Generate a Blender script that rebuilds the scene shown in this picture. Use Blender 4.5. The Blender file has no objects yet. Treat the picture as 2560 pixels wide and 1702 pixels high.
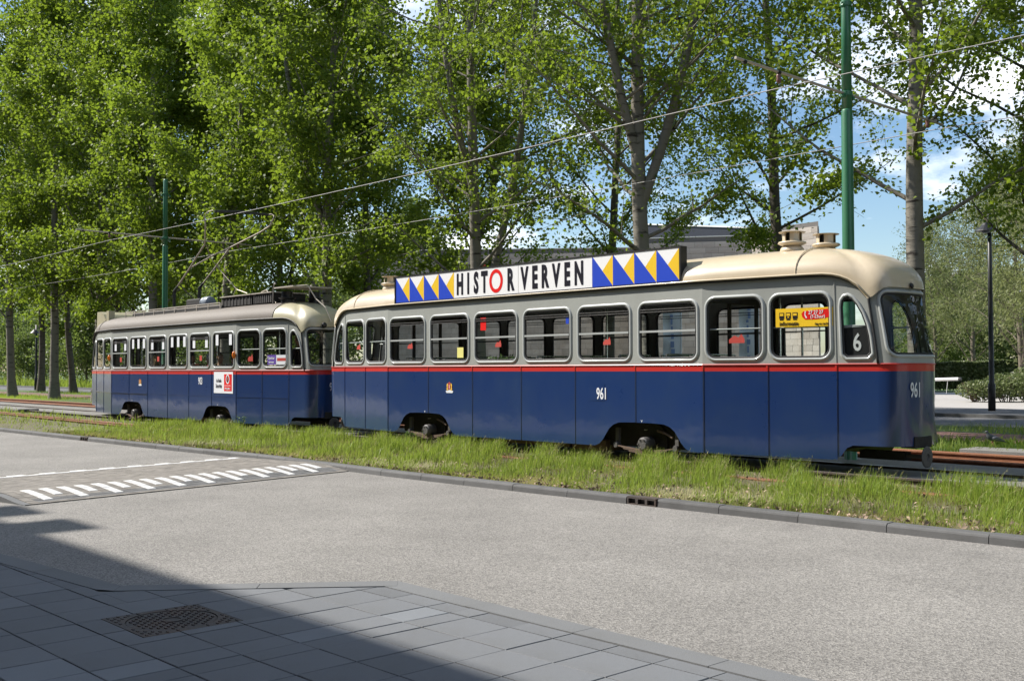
import bpy, bmesh, math, random
import numpy as np
from mathutils import Vector, Matrix, geometry, noise
R = math.radians
rnd = random.Random(7)
npr = np.random.default_rng(11)
SC = bpy.context.scene
COL = SC.collection

# ------------------------------------------------------------------ camera
CAM = Vector((10.5316, -13.4311, 1.6111))
RIGHT = Vector((0.66893447, 0.74331534, -0.00299618))
UP = Vector((0.02115189, -0.01500581, 0.99966365))
FWD = Vector((-0.74302037, 0.66877286, 0.02576043))
FPX = 2724.13
cam = bpy.data.cameras.new('camera')
camo = bpy.data.objects.new('camera', cam)
COL.objects.link(camo)
camo.matrix_world = Matrix((
    (RIGHT.x, UP.x, -FWD.x, CAM.x), (RIGHT.y, UP.y, -FWD.y, CAM.y),
    (RIGHT.z, UP.z, -FWD.z, CAM.z), (0, 0, 0, 1)))
cam.sensor_width = 36.0
cam.lens = 36.0 * FPX / 2560.0
cam.clip_end = 5000
SC.camera = camo

# ------------------------------------------------------------------ light
SUN_EL, SUN_AZ = R(43), R(60)          # azimuth measured from -Y towards -X
sdir = Vector((-math.sin(SUN_AZ) * math.cos(SUN_EL), -math.cos(SUN_AZ) * math.cos(SUN_EL), math.sin(SUN_EL)))
sl = bpy.data.lights.new('sun', 'SUN')
sl.energy = 5.0
sl.angle = R(0.53)
sl.color = (1.0, 0.95, 0.87)
so = bpy.data.objects.new('sun', sl)
COL.objects.link(so)
so.rotation_euler = sdir.to_track_quat('Z', 'Y').to_euler()
so.location = (0, 0, 60)

world = bpy.data.worlds.new('World')
SC.world = world
world.use_nodes = True
wn, wl = world.node_tree.nodes, world.node_tree.links
wn.clear()
wout = wn.new('ShaderNodeOutputWorld')
wbg = wn.new('ShaderNodeBackground')
wbg.inputs['Strength'].default_value = 0.085
sky = wn.new('ShaderNodeTexSky')
sky.sky_type = 'NISHITA'
sky.sun_disc = False
sky.sun_elevation = SUN_EL
sky.sun_rotation = math.atan2(sdir.x, sdir.y) % (2 * math.pi)
sky.air_density = 1.0
sky.dust_density = 0.6
sky.ozone_density = 1.6
tc = wn.new('ShaderNodeTexCoord')
sep = wn.new('ShaderNodeSeparateXYZ')
wl.new(tc.outputs['Generated'], sep.inputs[0])
zz = wn.new('ShaderNodeMath'); zz.operation = 'ADD'; zz.inputs[1].default_value = 0.28
wl.new(sep.outputs['Z'], zz.inputs[0])
zc = wn.new('ShaderNodeMath'); zc.operation = 'MAXIMUM'; zc.inputs[1].default_value = 0.1
wl.new(zz.outputs[0], zc.inputs[0])
cmb = wn.new('ShaderNodeCombineXYZ')
for a in 'XY':
    dv = wn.new('ShaderNodeMath'); dv.operation = 'DIVIDE'
    wl.new(sep.outputs[a], dv.inputs[0]); wl.new(zc.outputs[0], dv.inputs[1])
    wl.new(dv.outputs[0], cmb.inputs[a])
cn = wn.new('ShaderNodeTexNoise')
cn.inputs['Scale'].default_value = 2.1
cn.inputs['Detail'].default_value = 9
cn.inputs['Roughness'].default_value = 0.58
wl.new(cmb.outputs[0], cn.inputs['Vector'])
cr = wn.new('ShaderNodeValToRGB')
cr.color_ramp.elements[0].position = 0.50
cr.color_ramp.elements[1].position = 0.66
wl.new(cn.outputs['Fac'], cr.inputs[0])
cm = wn.new('ShaderNodeMixRGB')
cm.inputs[2].default_value = (13.0, 13.2, 13.6, 1)
wl.new(cr.outputs[0], cm.inputs[0])
hsv = wn.new('ShaderNodeHueSaturation')
hsv.inputs['Saturation'].default_value = 1.15
hsv.inputs['Value'].default_value = 1.15
wl.new(sky.outputs[0], hsv.inputs['Color'])
wl.new(hsv.outputs[0], cm.inputs[1])
wl.new(cm.outputs[0], wbg.inputs[0])
wl.new(wbg.outputs[0], wout.inputs[0])

SC.view_settings.view_transform = 'Standard'
SC.view_settings.look = 'None'
SC.view_settings.gamma = 1.0
SC.view_settings.exposure = 0.72
SC.cycles.max_bounces = 8
SC.cycles.transparent_max_bounces = 16
SC.cycles.caustics_reflective = False
SC.cycles.caustics_refractive = False
SC.cycles.use_denoising = True


# ------------------------------------------------------------------ pixel helpers (photo pixels 2560 x 1702)
def ray(px, py):
    return RIGHT * ((px - 1280) / FPX) + UP * ((851 - py) / FPX) + FWD

def at_y(px, py, Y):
    r = ray(px, py)
    return CAM + r * ((Y - CAM.y) / r.y)

def at_z(px, py, Z):
    r = ray(px, py)
    return CAM + r * ((Z - CAM.z) / r.z)

def at_x(px, py, X):
    r = ray(px, py)
    return CAM + r * ((X - CAM.x) / r.x)


# ------------------------------------------------------------------ materials
class NB:
    """tiny node builder"""
    def __init__(self, name):
        self.m = bpy.data.materials.new(name)
        self.m.use_nodes = True
        self.n, self.l = self.m.node_tree.nodes, self.m.node_tree.links
        self.n.clear()
        self.out = self.n.new('ShaderNodeOutputMaterial')

    def new(self, t, **kw):
        o = self.n.new(t)
        for k, v in kw.items():
            if k.startswith('i_'):
                o.inputs[k[2:].replace('_', ' ')].default_value = v
            else:
                setattr(o, k, v)
        return o

    def link(self, a, b):
        self.l.new(a, b)


def rgba(c):
    return (c[0], c[1], c[2], 1)


def mat(name, col, rough=0.5, var=0.12, scale=8.0, bump=0.0, bscale=60.0, metal=0.0, coat=0.0, spec=0.5,
        dirt=None, dirt_amt=0.0, dscale=1.5, island=0.0, coords='Object', objrand=0.0):
    b = NB(name)
    p = b.new('ShaderNodeBsdfPrincipled')
    p.inputs['Roughness'].default_value = rough
    p.inputs['Metallic'].default_value = metal
    p.inputs['Coat Weight'].default_value = coat
    p.inputs['Coat Roughness'].default_value = 0.06
    p.inputs['Specular IOR Level'].default_value = spec
    t = b.new('ShaderNodeTexCoord')
    n = b.new('ShaderNodeTexNoise')
    n.inputs['Scale'].default_value = scale
    n.inputs['Detail'].default_value = 6
    n.inputs['Roughness'].default_value = 0.65
    b.link(t.outputs[coords], n.inputs['Vector'])
    mx = b.new('ShaderNodeMixRGB')
    mx.inputs[1].default_value = rgba([c * (1 - var) for c in col])
    mx.inputs[2].default_value = rgba([min(1, c * (1 + var)) for c in col])
    b.link(n.outputs['Fac'], mx.inputs[0])
    last = mx.outputs[0]
    if dirt:
        n2 = b.new('ShaderNodeTexNoise')
        n2.inputs['Scale'].default_value = dscale
        n2.inputs['Detail'].default_value = 8
        n2.inputs['Roughness'].default_value = 0.7
        b.link(t.outputs[coords], n2.inputs['Vector'])
        rp = b.new('ShaderNodeValToRGB')
        rp.color_ramp.elements[0].position = 0.45
        rp.color_ramp.elements[1].position = 0.72
        b.link(n2.outputs['Fac'], rp.inputs[0])
        ml = b.new('ShaderNodeMath', operation='MULTIPLY')
        ml.inputs[1].default_value = dirt_amt
        b.link(rp.outputs[0], ml.inputs[0])
        m2 = b.new('ShaderNodeMixRGB')
        m2.inputs[2].default_value = rgba(dirt)
        b.link(ml.outputs[0], m2.inputs[0])
        b.link(last, m2.inputs[1])
        last = m2.outputs[0]
    if island or objrand:
        if island:
            g = b.new('ShaderNodeNewGeometry'); src = g.outputs['Random Per Island']; amt = island
        else:
            g = b.new('ShaderNodeObjectInfo'); src = g.outputs['Random']; amt = objrand
        mr = b.new('ShaderNodeMapRange')
        mr.inputs['To Min'].default_value = 1 - amt
        mr.inputs['To Max'].default_value = 1 + amt
        b.link(src, mr.inputs['Value'])
        vm = b.new('ShaderNodeVectorMath', operation='SCALE')
        b.link(last, vm.inputs[0])
        b.link(mr.outputs[0], vm.inputs['Scale'])
        last = vm.outputs[0]
    b.link(last, p.inputs['Base Color'])
    if bump:
        n3 = b.new('ShaderNodeTexNoise')
        n3.inputs['Scale'].default_value = bscale
        n3.inputs['Detail'].default_value = 4
        b.link(t.outputs[coords], n3.inputs['Vector'])
        bp = b.new('ShaderNodeBump')
        bp.inputs['Strength'].default_value = bump
        bp.inputs['Distance'].default_value = 0.02
        b.link(n3.outputs['Fac'], bp.inputs['Height'])
        b.link(bp.outputs[0], p.inputs['Normal'])
    b.link(p.outputs[0], b.out.inputs[0])
    return b.m


def paint(name, col, rough=0.28, coat=0.5, dirt=(0.12, 0.11, 0.10), dirt_amt=0.12, wave=0.0):
    """old glossy coach paint: slightly wavy sheet metal, faint grime"""
    b = NB(name)
    p = b.new('ShaderNodeBsdfPrincipled')
    p.inputs['Coat Weight'].default_value = coat
    p.inputs['Coat Roughness'].default_value = 0.08
    t = b.new('ShaderNodeTexCoord')
    n = b.new('ShaderNodeTexNoise', i_Scale=1.3, i_Detail=8.0, i_Roughness=0.7)
    b.link(t.outputs['Object'], n.inputs['Vector'])
    rp = b.new('ShaderNodeValToRGB')
    rp.color_ramp.elements[0].position = 0.42
    rp.color_ramp.elements[1].position = 0.75
    b.link(n.outputs['Fac'], rp.inputs[0])
    # streaks running down
    mp = b.new('ShaderNodeMapping')
    mp.inputs['Scale'].default_value = (14, 14, 0.5)
    b.link(t.outputs['Object'], mp.inputs[0])
    ns = b.new('ShaderNodeTexNoise', i_Scale=1.0, i_Detail=5.0, i_Roughness=0.6)
    b.link(mp.outputs[0], ns.inputs['Vector'])
    ad = b.new('ShaderNodeMath', operation='MULTIPLY_ADD')
    b.link(ns.outputs['Fac'], ad.inputs[0]); ad.inputs[1].default_value = 0.5
    b.link(rp.outputs[0], ad.inputs[2])
    ml = b.new('ShaderNodeMath', operation='MULTIPLY')
    ml.inputs[1].default_value = dirt_amt
    b.link(ad.outputs[0], ml.inputs[0])
    mx = b.new('ShaderNodeMixRGB')
    mx.inputs[1].default_value = rgba(col)
    mx.inputs[2].default_value = rgba(dirt)
    b.link(ml.outputs[0], mx.inputs[0])
    b.link(mx.outputs[0], p.inputs['Base Color'])
    mr = b.new('ShaderNodeMapRange')
    mr.inputs['To Min'].default_value = rough
    mr.inputs['To Max'].default_value = rough + 0.15
    b.link(n.outputs['Fac'], mr.inputs['Value'])
    b.link(mr.outputs[0], p.inputs['Roughness'])
    nb = b.new('ShaderNodeTexNoise', i_Scale=2.2, i_Detail=2.0)
    b.link(t.outputs['Object'], nb.inputs['Vector'])
    bp = b.new('ShaderNodeBump', i_Strength=0.25 + wave, i_Distance=0.012)
    b.link(nb.outputs['Fac'], bp.inputs['Height'])
    b.link(bp.outputs[0], p.inputs['Normal'])
    b.link(bp.outputs[0], p.inputs['Coat Normal'])
    b.link(p.outputs[0], b.out.inputs[0])
    return b.m


def glass_mat(name, tint=(0.90, 0.93, 0.92), ior=1.42):
    b = NB(name)
    tr = b.new('ShaderNodeBsdfTransparent')
    tr.inputs[0].default_value = rgba(tint)
    gl = b.new('ShaderNodeBsdfGlossy')
    gl.inputs['Roughness'].default_value = 0.0
    fr = b.new('ShaderNodeFresnel')
    gm = b.new('ShaderNodeNewGeometry')
    mi = b.new('ShaderNodeMapRange')       # same reflectance from both sides of the thin pane
    mi.inputs['To Min'].default_value = ior
    mi.inputs['To Max'].default_value = 1.0 / ior
    b.link(gm.outputs['Backfacing'], mi.inputs['Value'])
    b.link(mi.outputs[0], fr.inputs['IOR'])
    t = b.new('ShaderNodeTexCoord')
    n = b.new('ShaderNodeTexNoise', i_Scale=1.5, i_Detail=1.0)
    b.link(t.outputs['Object'], n.inputs['Vector'])
    bp = b.new('ShaderNodeBump', i_Strength=0.04, i_Distance=0.01)
    b.link(n.outputs['Fac'], bp.inputs['Height'])
    b.link(bp.outputs[0], gl.inputs['Normal'])
    mx = b.new('ShaderNodeMixShader')
    b.link(fr.outputs[0], mx.inputs[0])
    b.link(tr.outputs[0], mx.inputs[1])
    b.link(gl.outputs[0], mx.inputs[2])
    b.link(mx.outputs[0], b.out.inputs[0])
    return b.m


def leaf_mat(name, c1, c2, trans, gloss=0.55, tfac=0.40):
    b = NB(name)
    g = b.new('ShaderNodeNewGeometry')
    oi = b.new('ShaderNodeObjectInfo')
    rp = b.new('ShaderNodeValToRGB')
    rp.color_ramp.elements[0].color = rgba(c1)
    rp.color_ramp.elements[1].color = rgba(c2)
    b.link(g.outputs['Random Per Island'], rp.inputs[0])
    hs = b.new('ShaderNodeHueSaturation')
    mr = b.new('ShaderNodeMapRange')
    mr.inputs['To Min'].default_value = 0.85
    mr.inputs['To Max'].default_value = 1.15
    b.link(oi.outputs['Random'], mr.inputs['Value'])
    b.link(mr.outputs[0], hs.inputs['Value'])
    b.link(rp.outputs[0], hs.inputs['Color'])
    p = b.new('ShaderNodeBsdfPrincipled')
    p.inputs['Roughness'].default_value = gloss
    p.inputs['Specular IOR Level'].default_value = 0.3
    b.link(hs.outputs[0], p.inputs['Base Color'])
    t = b.new('ShaderNodeBsdfTranslucent')
    t.inputs[0].default_value = rgba(trans)
    mx = b.new('ShaderNodeMixShader')
    mx.inputs[0].default_value = tfac
    b.link(p.outputs[0], mx.inputs[1])
    b.link(t.outputs[0], mx.inputs[2])
    b.link(mx.outputs[0], b.out.inputs[0])
    return b.m


def asphalt_mat(name, c_lo, c_hi, scale=95.0):
    """chip-sealed road: speckled grit, patches"""
    b = NB(name)
    p = b.new('ShaderNodeBsdfPrincipled', )
    p.inputs['Roughness'].default_value = 0.85
    p.inputs['Specular IOR Level'].default_value = 0.25
    t = b.new('ShaderNodeTexCoord')
    v = b.new('ShaderNodeTexVoronoi', i_Scale=scale)
    b.link(t.outputs['Object'], v.inputs['Vector'])
    rp = b.new('ShaderNodeValToRGB')
    rp.color_ramp.elements[0].color = rgba(c_lo)
    rp.color_ramp.elements[1].color = rgba(c_hi)
    sx = b.new('ShaderNodeSeparateColor')
    b.link(v.outputs['Color'], sx.inputs[0])
    b.link(sx.outputs[0], rp.inputs[0])
    n = b.new('ShaderNodeTexNoise', i_Scale=0.55, i_Detail=9.0, i_Roughness=0.68)
    b.link(t.outputs['Object'], n.inputs['Vector'])
    r2 = b.new('ShaderNodeMapRange')
    r2.inputs['From Min'].default_value = 0.3
    r2.inputs['From Max'].default_value = 0.7
    r2.inputs['To Min'].default_value = 0.80
    r2.inputs['To Max'].default_value = 1.10
    b.link(n.outputs['Fac'], r2.inputs['Value'])
    vm = b.new('ShaderNodeVectorMath', operation='SCALE')
    b.link(rp.outputs[0], vm.inputs[0])
    b.link(r2.outputs[0], vm.inputs['Scale'])
    # a few worn darker spots
    n2 = b.new('ShaderNodeTexNoise', i_Scale=0.9, i_Detail=3.0)
    b.link(t.outputs['Object'], n2.inputs['Vector'])
    r3 = b.new('ShaderNodeValToRGB')
    r3.color_ramp.elements[0].position = 0.64
    r3.color_ramp.elements[1].position = 0.80
    b.link(n2.outputs['Fac'], r3.inputs[0])
    m3 = b.new('ShaderNodeMath', operation='MULTIPLY')
    m3.inputs[1].default_value = 0.45
    b.link(r3.outputs[0], m3.inputs[0])
    mx = b.new('ShaderNodeMixRGB')
    mx.inputs[2].default_value = rgba([c * 0.75 for c in c_lo])
    b.link(m3.outputs[0], mx.inputs[0])
    b.link(vm.outputs[0], mx.inputs[1])
    b.link(mx.outputs[0], p.inputs['Base Color'])
    bp = b.new('ShaderNodeBump', i_Strength=0.55, i_Distance=0.006)
    b.link(v.outputs['Distance'], bp.inputs['Height'])
    b.link(bp.outputs[0], p.inputs['Normal'])
    b.link(p.outputs[0], b.out.inputs[0])
    return b.m


def bark_mat(name, pale, dark):
    b = NB(name)
    p = b.new('ShaderNodeBsdfPrincipled')
    p.inputs['Roughness'].default_value = 0.85
    p.inputs['Specular IOR Level'].default_value = 0.2
    t = b.new('ShaderNodeTexCoord')
    n = b.new('ShaderNodeTexNoise', i_Scale=3.0, i_Detail=8.0, i_Roughness=0.7)
    b.link(t.outputs['Object'], n.inputs['Vector'])
    # horizontal scars of poplar bark
    mp = b.new('ShaderNodeMapping')
    mp.inputs['Scale'].default_value = (1.2, 1.2, 6.5)
    b.link(t.outputs['Object'], mp.inputs[0])
    n2 = b.new('ShaderNodeTexNoise', i_Scale=1.6, i_Detail=4.0, i_Roughness=0.55)
    b.link(mp.outputs[0], n2.inputs['Vector'])
    rp = b.new('ShaderNodeValToRGB')
    rp.color_ramp.elements[0].position = 0.58
    rp.color_ramp.elements[1].position = 0.68
    b.link(n2.outputs['Fac'], rp.inputs[0])
    mx = b.new('ShaderNodeMixRGB')
    mx.inputs[1].default_value = rgba(pale)
    mx.inputs[2].default_value = rgba([c * 0.62 for c in pale])
    b.link(n.outputs['Fac'], mx.inputs[0])
    m2 = b.new('ShaderNodeMixRGB')
    b.link(rp.outputs[0], m2.inputs[0])
    b.link(mx.outputs[0], m2.inputs[1])
    m2.inputs[2].default_value = rgba(dark)
    b.link(m2.outputs[0], p.inputs['Base Color'])
    bp = b.new('ShaderNodeBump', i_Strength=0.6, i_Distance=0.03)
    b.link(n2.outputs['Fac'], bp.inputs['Height'])
    b.link(bp.outputs[0], p.inputs['Normal'])
    b.link(p.outputs[0], b.out.inputs[0])
    return b.m


M = {}
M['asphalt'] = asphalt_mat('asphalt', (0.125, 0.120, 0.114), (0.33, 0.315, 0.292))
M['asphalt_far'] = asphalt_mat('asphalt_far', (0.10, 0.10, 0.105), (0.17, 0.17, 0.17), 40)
M['parking'] = mat('pale_paving', (0.36, 0.34, 0.32), 0.9, 0.1, 2.0)
M['tile'] = mat('concrete_tile', (0.138, 0.145, 0.155), 0.82, 0.16, 5.0, 0.25, 160, objrand=0.10, dirt=(0.09, 0.09, 0.088), dirt_amt=0.5, dscale=2.2)
M['tile_new'] = mat('fresh_concrete_tile', (0.165, 0.176, 0.190), 0.8, 0.08, 5.0, 0.2, 160)
M['joint'] = mat('joint_dirt', (0.035, 0.033, 0.028), 0.95, 0.3, 30)
M['kerb'] = mat('kerb_concrete', (0.105, 0.105, 0.105), 0.8, 0.15, 4.0, 0.25, 150, objrand=0.12, dirt=(0.05, 0.05, 0.048), dirt_amt=0.6, dscale=3)
M['kerb_flat'] = mat('flush_kerb_concrete', (0.150, 0.154, 0.158), 0.85, 0.12, 4.0, 0.25, 150, objrand=0.06, dirt=(0.10, 0.10, 0.095), dirt_amt=0.5, dscale=2)
M['brick'] = mat('clinker_paver', (0.20, 0.183, 0.162), 0.85, 0.15, 9.0, 0.2, 90, objrand=0.18)
M['brick_mass'] = mat('clinker_paver_mass', (0.20, 0.183, 0.162), 0.85, 0.15, 9.0, 0.2, 90, island=0.18)
M['brick_white'] = mat('white_painted_paver', (0.66, 0.66, 0.65), 0.7, 0.06, 14.0, 0.1, 90, dirt=(0.32, 0.31, 0.29), dirt_amt=0.55, dscale=5)
M['brick_dark'] = mat('dark_paver', (0.125, 0.125, 0.125), 0.85, 0.15, 9.0, 0.2, 90, objrand=0.15)
M['iron'] = mat('cast_iron', (0.055, 0.045, 0.04), 0.7, 0.35, 12.0, 0.3, 60, dirt=(0.13, 0.06, 0.03), dirt_amt=0.5, dscale=4)
M['soil'] = mat('verge_soil', (0.105, 0.100, 0.052), 0.95, 0.45, 2.5, 0.8, 40, dirt=(0.20, 0.16, 0.11), dirt_amt=0.55, dscale=3.5)
M['lawn'] = mat('lawn', (0.060, 0.105, 0.022), 0.9, 0.45, 1.2, 0.8, 30, dirt=(0.12, 0.12, 0.05), dirt_amt=0.5, dscale=0.9)
M['slab'] = mat('track_concrete', (0.20, 0.192, 0.178), 0.85, 0.2, 1.4, 0.4, 60, dirt=(0.10, 0.095, 0.085), dirt_amt=0.7, dscale=1.2)
M['ballast'] = mat('track_ballast', (0.085, 0.075, 0.062), 0.95, 0.5, 14.0, 1.0, 30)
M['redpath'] = mat('red_clinker_path', (0.17, 0.085, 0.068), 0.9, 0.25, 6.0, 0.4, 30, dirt=(0.12, 0.09, 0.08), dirt_amt=0.5)
M['rust'] = mat('rusty_rail', (0.22, 0.085, 0.036), 0.75, 0.35, 6.0, 0.4, 60, dirt=(0.09, 0.04, 0.025), dirt_amt=0.6, dscale=2)
M['railtop'] = mat('worn_rail', (0.42, 0.40, 0.40), 0.3, 0.15, 5.0, metal=0.9)
M['rail'] = mat('dark_rail', (0.06, 0.042, 0.034), 0.6, 0.3, 8.0, 0.3, 60)
M['blue'] = paint('tram_blue', (0.007, 0.030, 0.125), 0.22, 0.9, (0.02, 0.05, 0.11), 0.35, 0.15)
M['red'] = paint('tram_red', (0.52, 0.020, 0.012), 0.35, 0.4, (0.25, 0.02, 0.02), 0.25)
M['grey'] = paint('tram_grey', (0.335, 0.350, 0.325), 0.40, 0.25, (0.22, 0.22, 0.20), 0.35)
M['frame'] = paint('window_frame_grey', (0.38, 0.40, 0.39), 0.36, 0.3, (0.3, 0.3, 0.3), 0.2)
M['cream'] = paint('roof_cream', (0.57, 0.48, 0.345), 0.30, 0.35, (0.42, 0.34, 0.22), 0.45)
M['oldroof'] = mat('canvas_roof', (0.150, 0.129, 0.108), 0.7, 0.12, 1.5, 0.25, 40, dirt=(0.16, 0.14, 0.125), dirt_amt=0.7, dscale=1.1)
M['cream_old'] = paint('old_cream', (0.50, 0.465, 0.32), 0.30, 0.4, (0.30, 0.26, 0.17), 0.4)
M['rubber'] = mat('black_rubber', (0.012, 0.012, 0.013), 0.6, 0.2, 20)
M['under'] = mat('underframe', (0.018, 0.017, 0.016), 0.8, 0.4, 9.0, 0.4, 40)
M['axle'] = mat('greasy_axle_box', (0.085, 0.080, 0.076), 0.55, 0.35, 12.0, 0.4, 50)
M['spring'] = mat('rusty_spring', (0.13, 0.085, 0.06), 0.75, 0.35, 12.0, 0.4, 50)
M['chrome'] = mat('bright_metal', (0.72, 0.73, 0.74), 0.22, 0.06, 10.0, metal=0.85)
M['pane'] = glass_mat('window_glass')
M['interior'] = mat('interior_dark', (0.050, 0.040, 0.032), 0.6, 0.25, 3.0)
M['ceiling'] = mat('interior_ceiling', (0.20, 0.175, 0.135), 0.6, 0.1, 3.0)
M['floor_in'] = mat('interior_floor', (0.06, 0.045, 0.035), 0.7, 0.2, 3.0)
M['leather'] = mat('seat_leather', (0.022, 0.019, 0.018), 0.45, 0.2, 6.0)
M['white'] = mat('sign_white', (0.82, 0.82, 0.82), 0.35, 0.02, 4.0)
M['signblue'] = mat('sign_blue', (0.022, 0.065, 0.50), 0.35, 0.04, 4.0)
M['signyellow'] = mat('sign_yellow', (0.80, 0.52, 0.03), 0.35, 0.04, 4.0)
M['signred'] = mat('sign_red', (0.72, 0.015, 0.012), 0.35, 0.04, 4.0)
M['signblack'] = mat('sign_black', (0.012, 0.011, 0.018), 0.35, 0.1, 4.0)
M['infoyellow'] = mat('info_yellow', (0.86, 0.55, 0.02), 0.4, 0.04, 4.0)
M['paper'] = mat('paper_white', (0.74, 0.76, 0.80), 0.5, 0.04, 9.0)
M['purple'] = mat('poster_purple', (0.12, 0.06, 0.35), 0.5, 0.05, 9.0)
M['salmon'] = mat('poster_salmon', (0.48, 0.06, 0.045), 0.5, 0.05, 9.0)
M['paleyellow'] = mat('pale_yellow_paper', (0.75, 0.70, 0.22), 0.5, 0.05, 9.0)
M['orange'] = mat('orange_lens', (0.85, 0.20, 0.01), 0.25, 0.1, 20)
M['gold'] = mat('crest_gold', (0.75, 0.45, 0.06), 0.45, 0.2, 40)
M['polegreen'] = paint('pole_green', (0.026, 0.160, 0.072), 0.38, 0.3, (0.02, 0.06, 0.03), 0.35)
M['wire'] = mat('copper_wire', (0.34, 0.33, 0.31), 0.6, 0.1, 5.0)
M['armtube'] = mat('arm_tube', (0.40, 0.36, 0.31), 0.6, 0.12, 6.0)
M['porcelain'] = mat('brown_insulator', (0.16, 0.07, 0.06), 0.4, 0.2, 10)
M['pantograph'] = mat('pantograph_tube', (0.36, 0.31, 0.25), 0.5, 0.2, 8.0, metal=0.3)
M['blackmetal'] = mat('black_metal', (0.010, 0.010, 0.011), 0.45, 0.2, 8.0)
M['compressor'] = mat('compressor_blue', (0.19, 0.22, 0.26), 0.45, 0.25, 14.0)
M['leaf'] = leaf_mat('poplar_leaf', (0.050, 0.100, 0.013), (0.195, 0.245, 0.030), (0.30, 0.42, 0.035))
M['willow'] = leaf_mat('willow_leaf', (0.110, 0.135, 0.050), (0.190, 0.205, 0.095), (0.26, 0.30, 0.10), 0.5)
M['bushleaf'] = leaf_mat('bush_leaf', (0.070, 0.110, 0.028), (0.145, 0.185, 0.060), (0.22, 0.30, 0.06), 0.5)
M['hedgeleaf'] = leaf_mat('hedge_leaf', (0.075, 0.110, 0.030), (0.22, 0.24, 0.12), (0.18, 0.24, 0.07), 0.4, 0.3)
M['grassblade'] = leaf_mat('grass_blade', (0.105, 0.195, 0.020), (0.300, 0.355, 0.075), (0.32, 0.42, 0.06), 0.5, 0.4)
M['grassdry'] = leaf_mat('dry_grass', (0.24, 0.23, 0.08), (0.42, 0.39, 0.20), (0.35, 0.33, 0.12), 0.6, 0.35)
M['weedleaf'] = leaf_mat('weed_leaf', (0.06, 0.12, 0.025), (0.12, 0.19, 0.05), (0.16, 0.26, 0.04), 0.4, 0.35)
M['litter'] = mat('dry_leaf_litter', (0.30, 0.22, 0.16), 0.9, 0.3, 9.0, island=0.45)
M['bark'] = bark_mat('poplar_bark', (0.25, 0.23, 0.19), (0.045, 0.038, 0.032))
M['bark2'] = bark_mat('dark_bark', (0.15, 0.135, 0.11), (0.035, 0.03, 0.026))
M['bark3'] = bark_mat('willow_bark', (0.20, 0.17, 0.135), (0.07, 0.055, 0.045))
M['stone'] = mat('travertine', (0.44, 0.40, 0.355), 0.85, 0.2, 1.2, 0.3, 8, objrand=0.16, dirt=(0.24, 0.17, 0.12), dirt_amt=0.55, dscale=0.7, coords='Object')
M['stone_mass'] = mat('travertine_mass', (0.44, 0.40, 0.355), 0.85, 0.2, 1.2, 0.3, 8, island=0.16, dirt=(0.24, 0.17, 0.12), dirt_amt=0.55, dscale=0.7)
M['stone_joint'] = mat('stone_joint', (0.16, 0.15, 0.14), 0.95, 0.1, 3.0)
M['roofdark'] = mat('dark_slate_roof', (0.012, 0.018, 0.032), 0.5, 0.2, 2.0)
M['roofedge'] = mat('zinc_edge', (0.30, 0.32, 0.31), 0.5, 0.1, 2.0)
M['flagwhite'] = mat('flag_white', (0.75, 0.78, 0.82), 0.7, 0.04, 4.0)
M['flagblue'] = mat('flag_blue', (0.22, 0.31, 0.55), 0.7, 0.06, 4.0)
M['facade'] = mat('street_facade', (0.10, 0.065, 0.05), 0.85, 0.15, 1.0)
M['facade_trim'] = mat('facade_trim', (0.5, 0.5, 0.48), 0.7, 0.1, 1.0)
M['facade_glass'] = mat('facade_glass', (0.04, 0.05, 0.06), 0.08, 0.1, 1.0)
M['skin'] = mat('skin', (0.50, 0.30, 0.21), 0.55, 0.05, 8.0)
M['pigeon'] = mat('pigeon_plumage', (0.07, 0.075, 0.09), 0.6, 0.3, 25.0)
M['pigeonleg'] = mat('pigeon_leg', (0.45, 0.18, 0.15), 0.6, 0.1, 25.0)

gb = NB('green_awning_glass')
gt = gb.new('ShaderNodeBsdfTransparent'); gt.inputs[0].default_value = (0.10, 0.17, 0.11, 1)
gd = gb.new('ShaderNodeBsdfDiffuse'); gd.inputs[0].default_value = (0.04, 0.16, 0.07, 1)
gm = gb.new('ShaderNodeMixShader'); gm.inputs[0].default_value = 0.45
gb.link(gt.outputs[0], gm.inputs[1]); gb.link(gd.outputs[0], gm.inputs[2]); gb.link(gm.outputs[0], gb.out.inputs[0])
M['greenglass'] = gb.m


# ------------------------------------------------------------------ mesh helpers
def link(name, me, parent=None, material=None, smooth=False):
    if material is not None and not me.materials:
        me.materials.append(M[material] if isinstance(material, str) else material)
    if smooth:
        me.polygons.foreach_set('use_smooth', [True] * len(me.polygons))
    o = bpy.data.objects.new(name, me)
    COL.objects.link(o)
    if parent is not None:
        o.parent = parent
    return o


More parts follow.
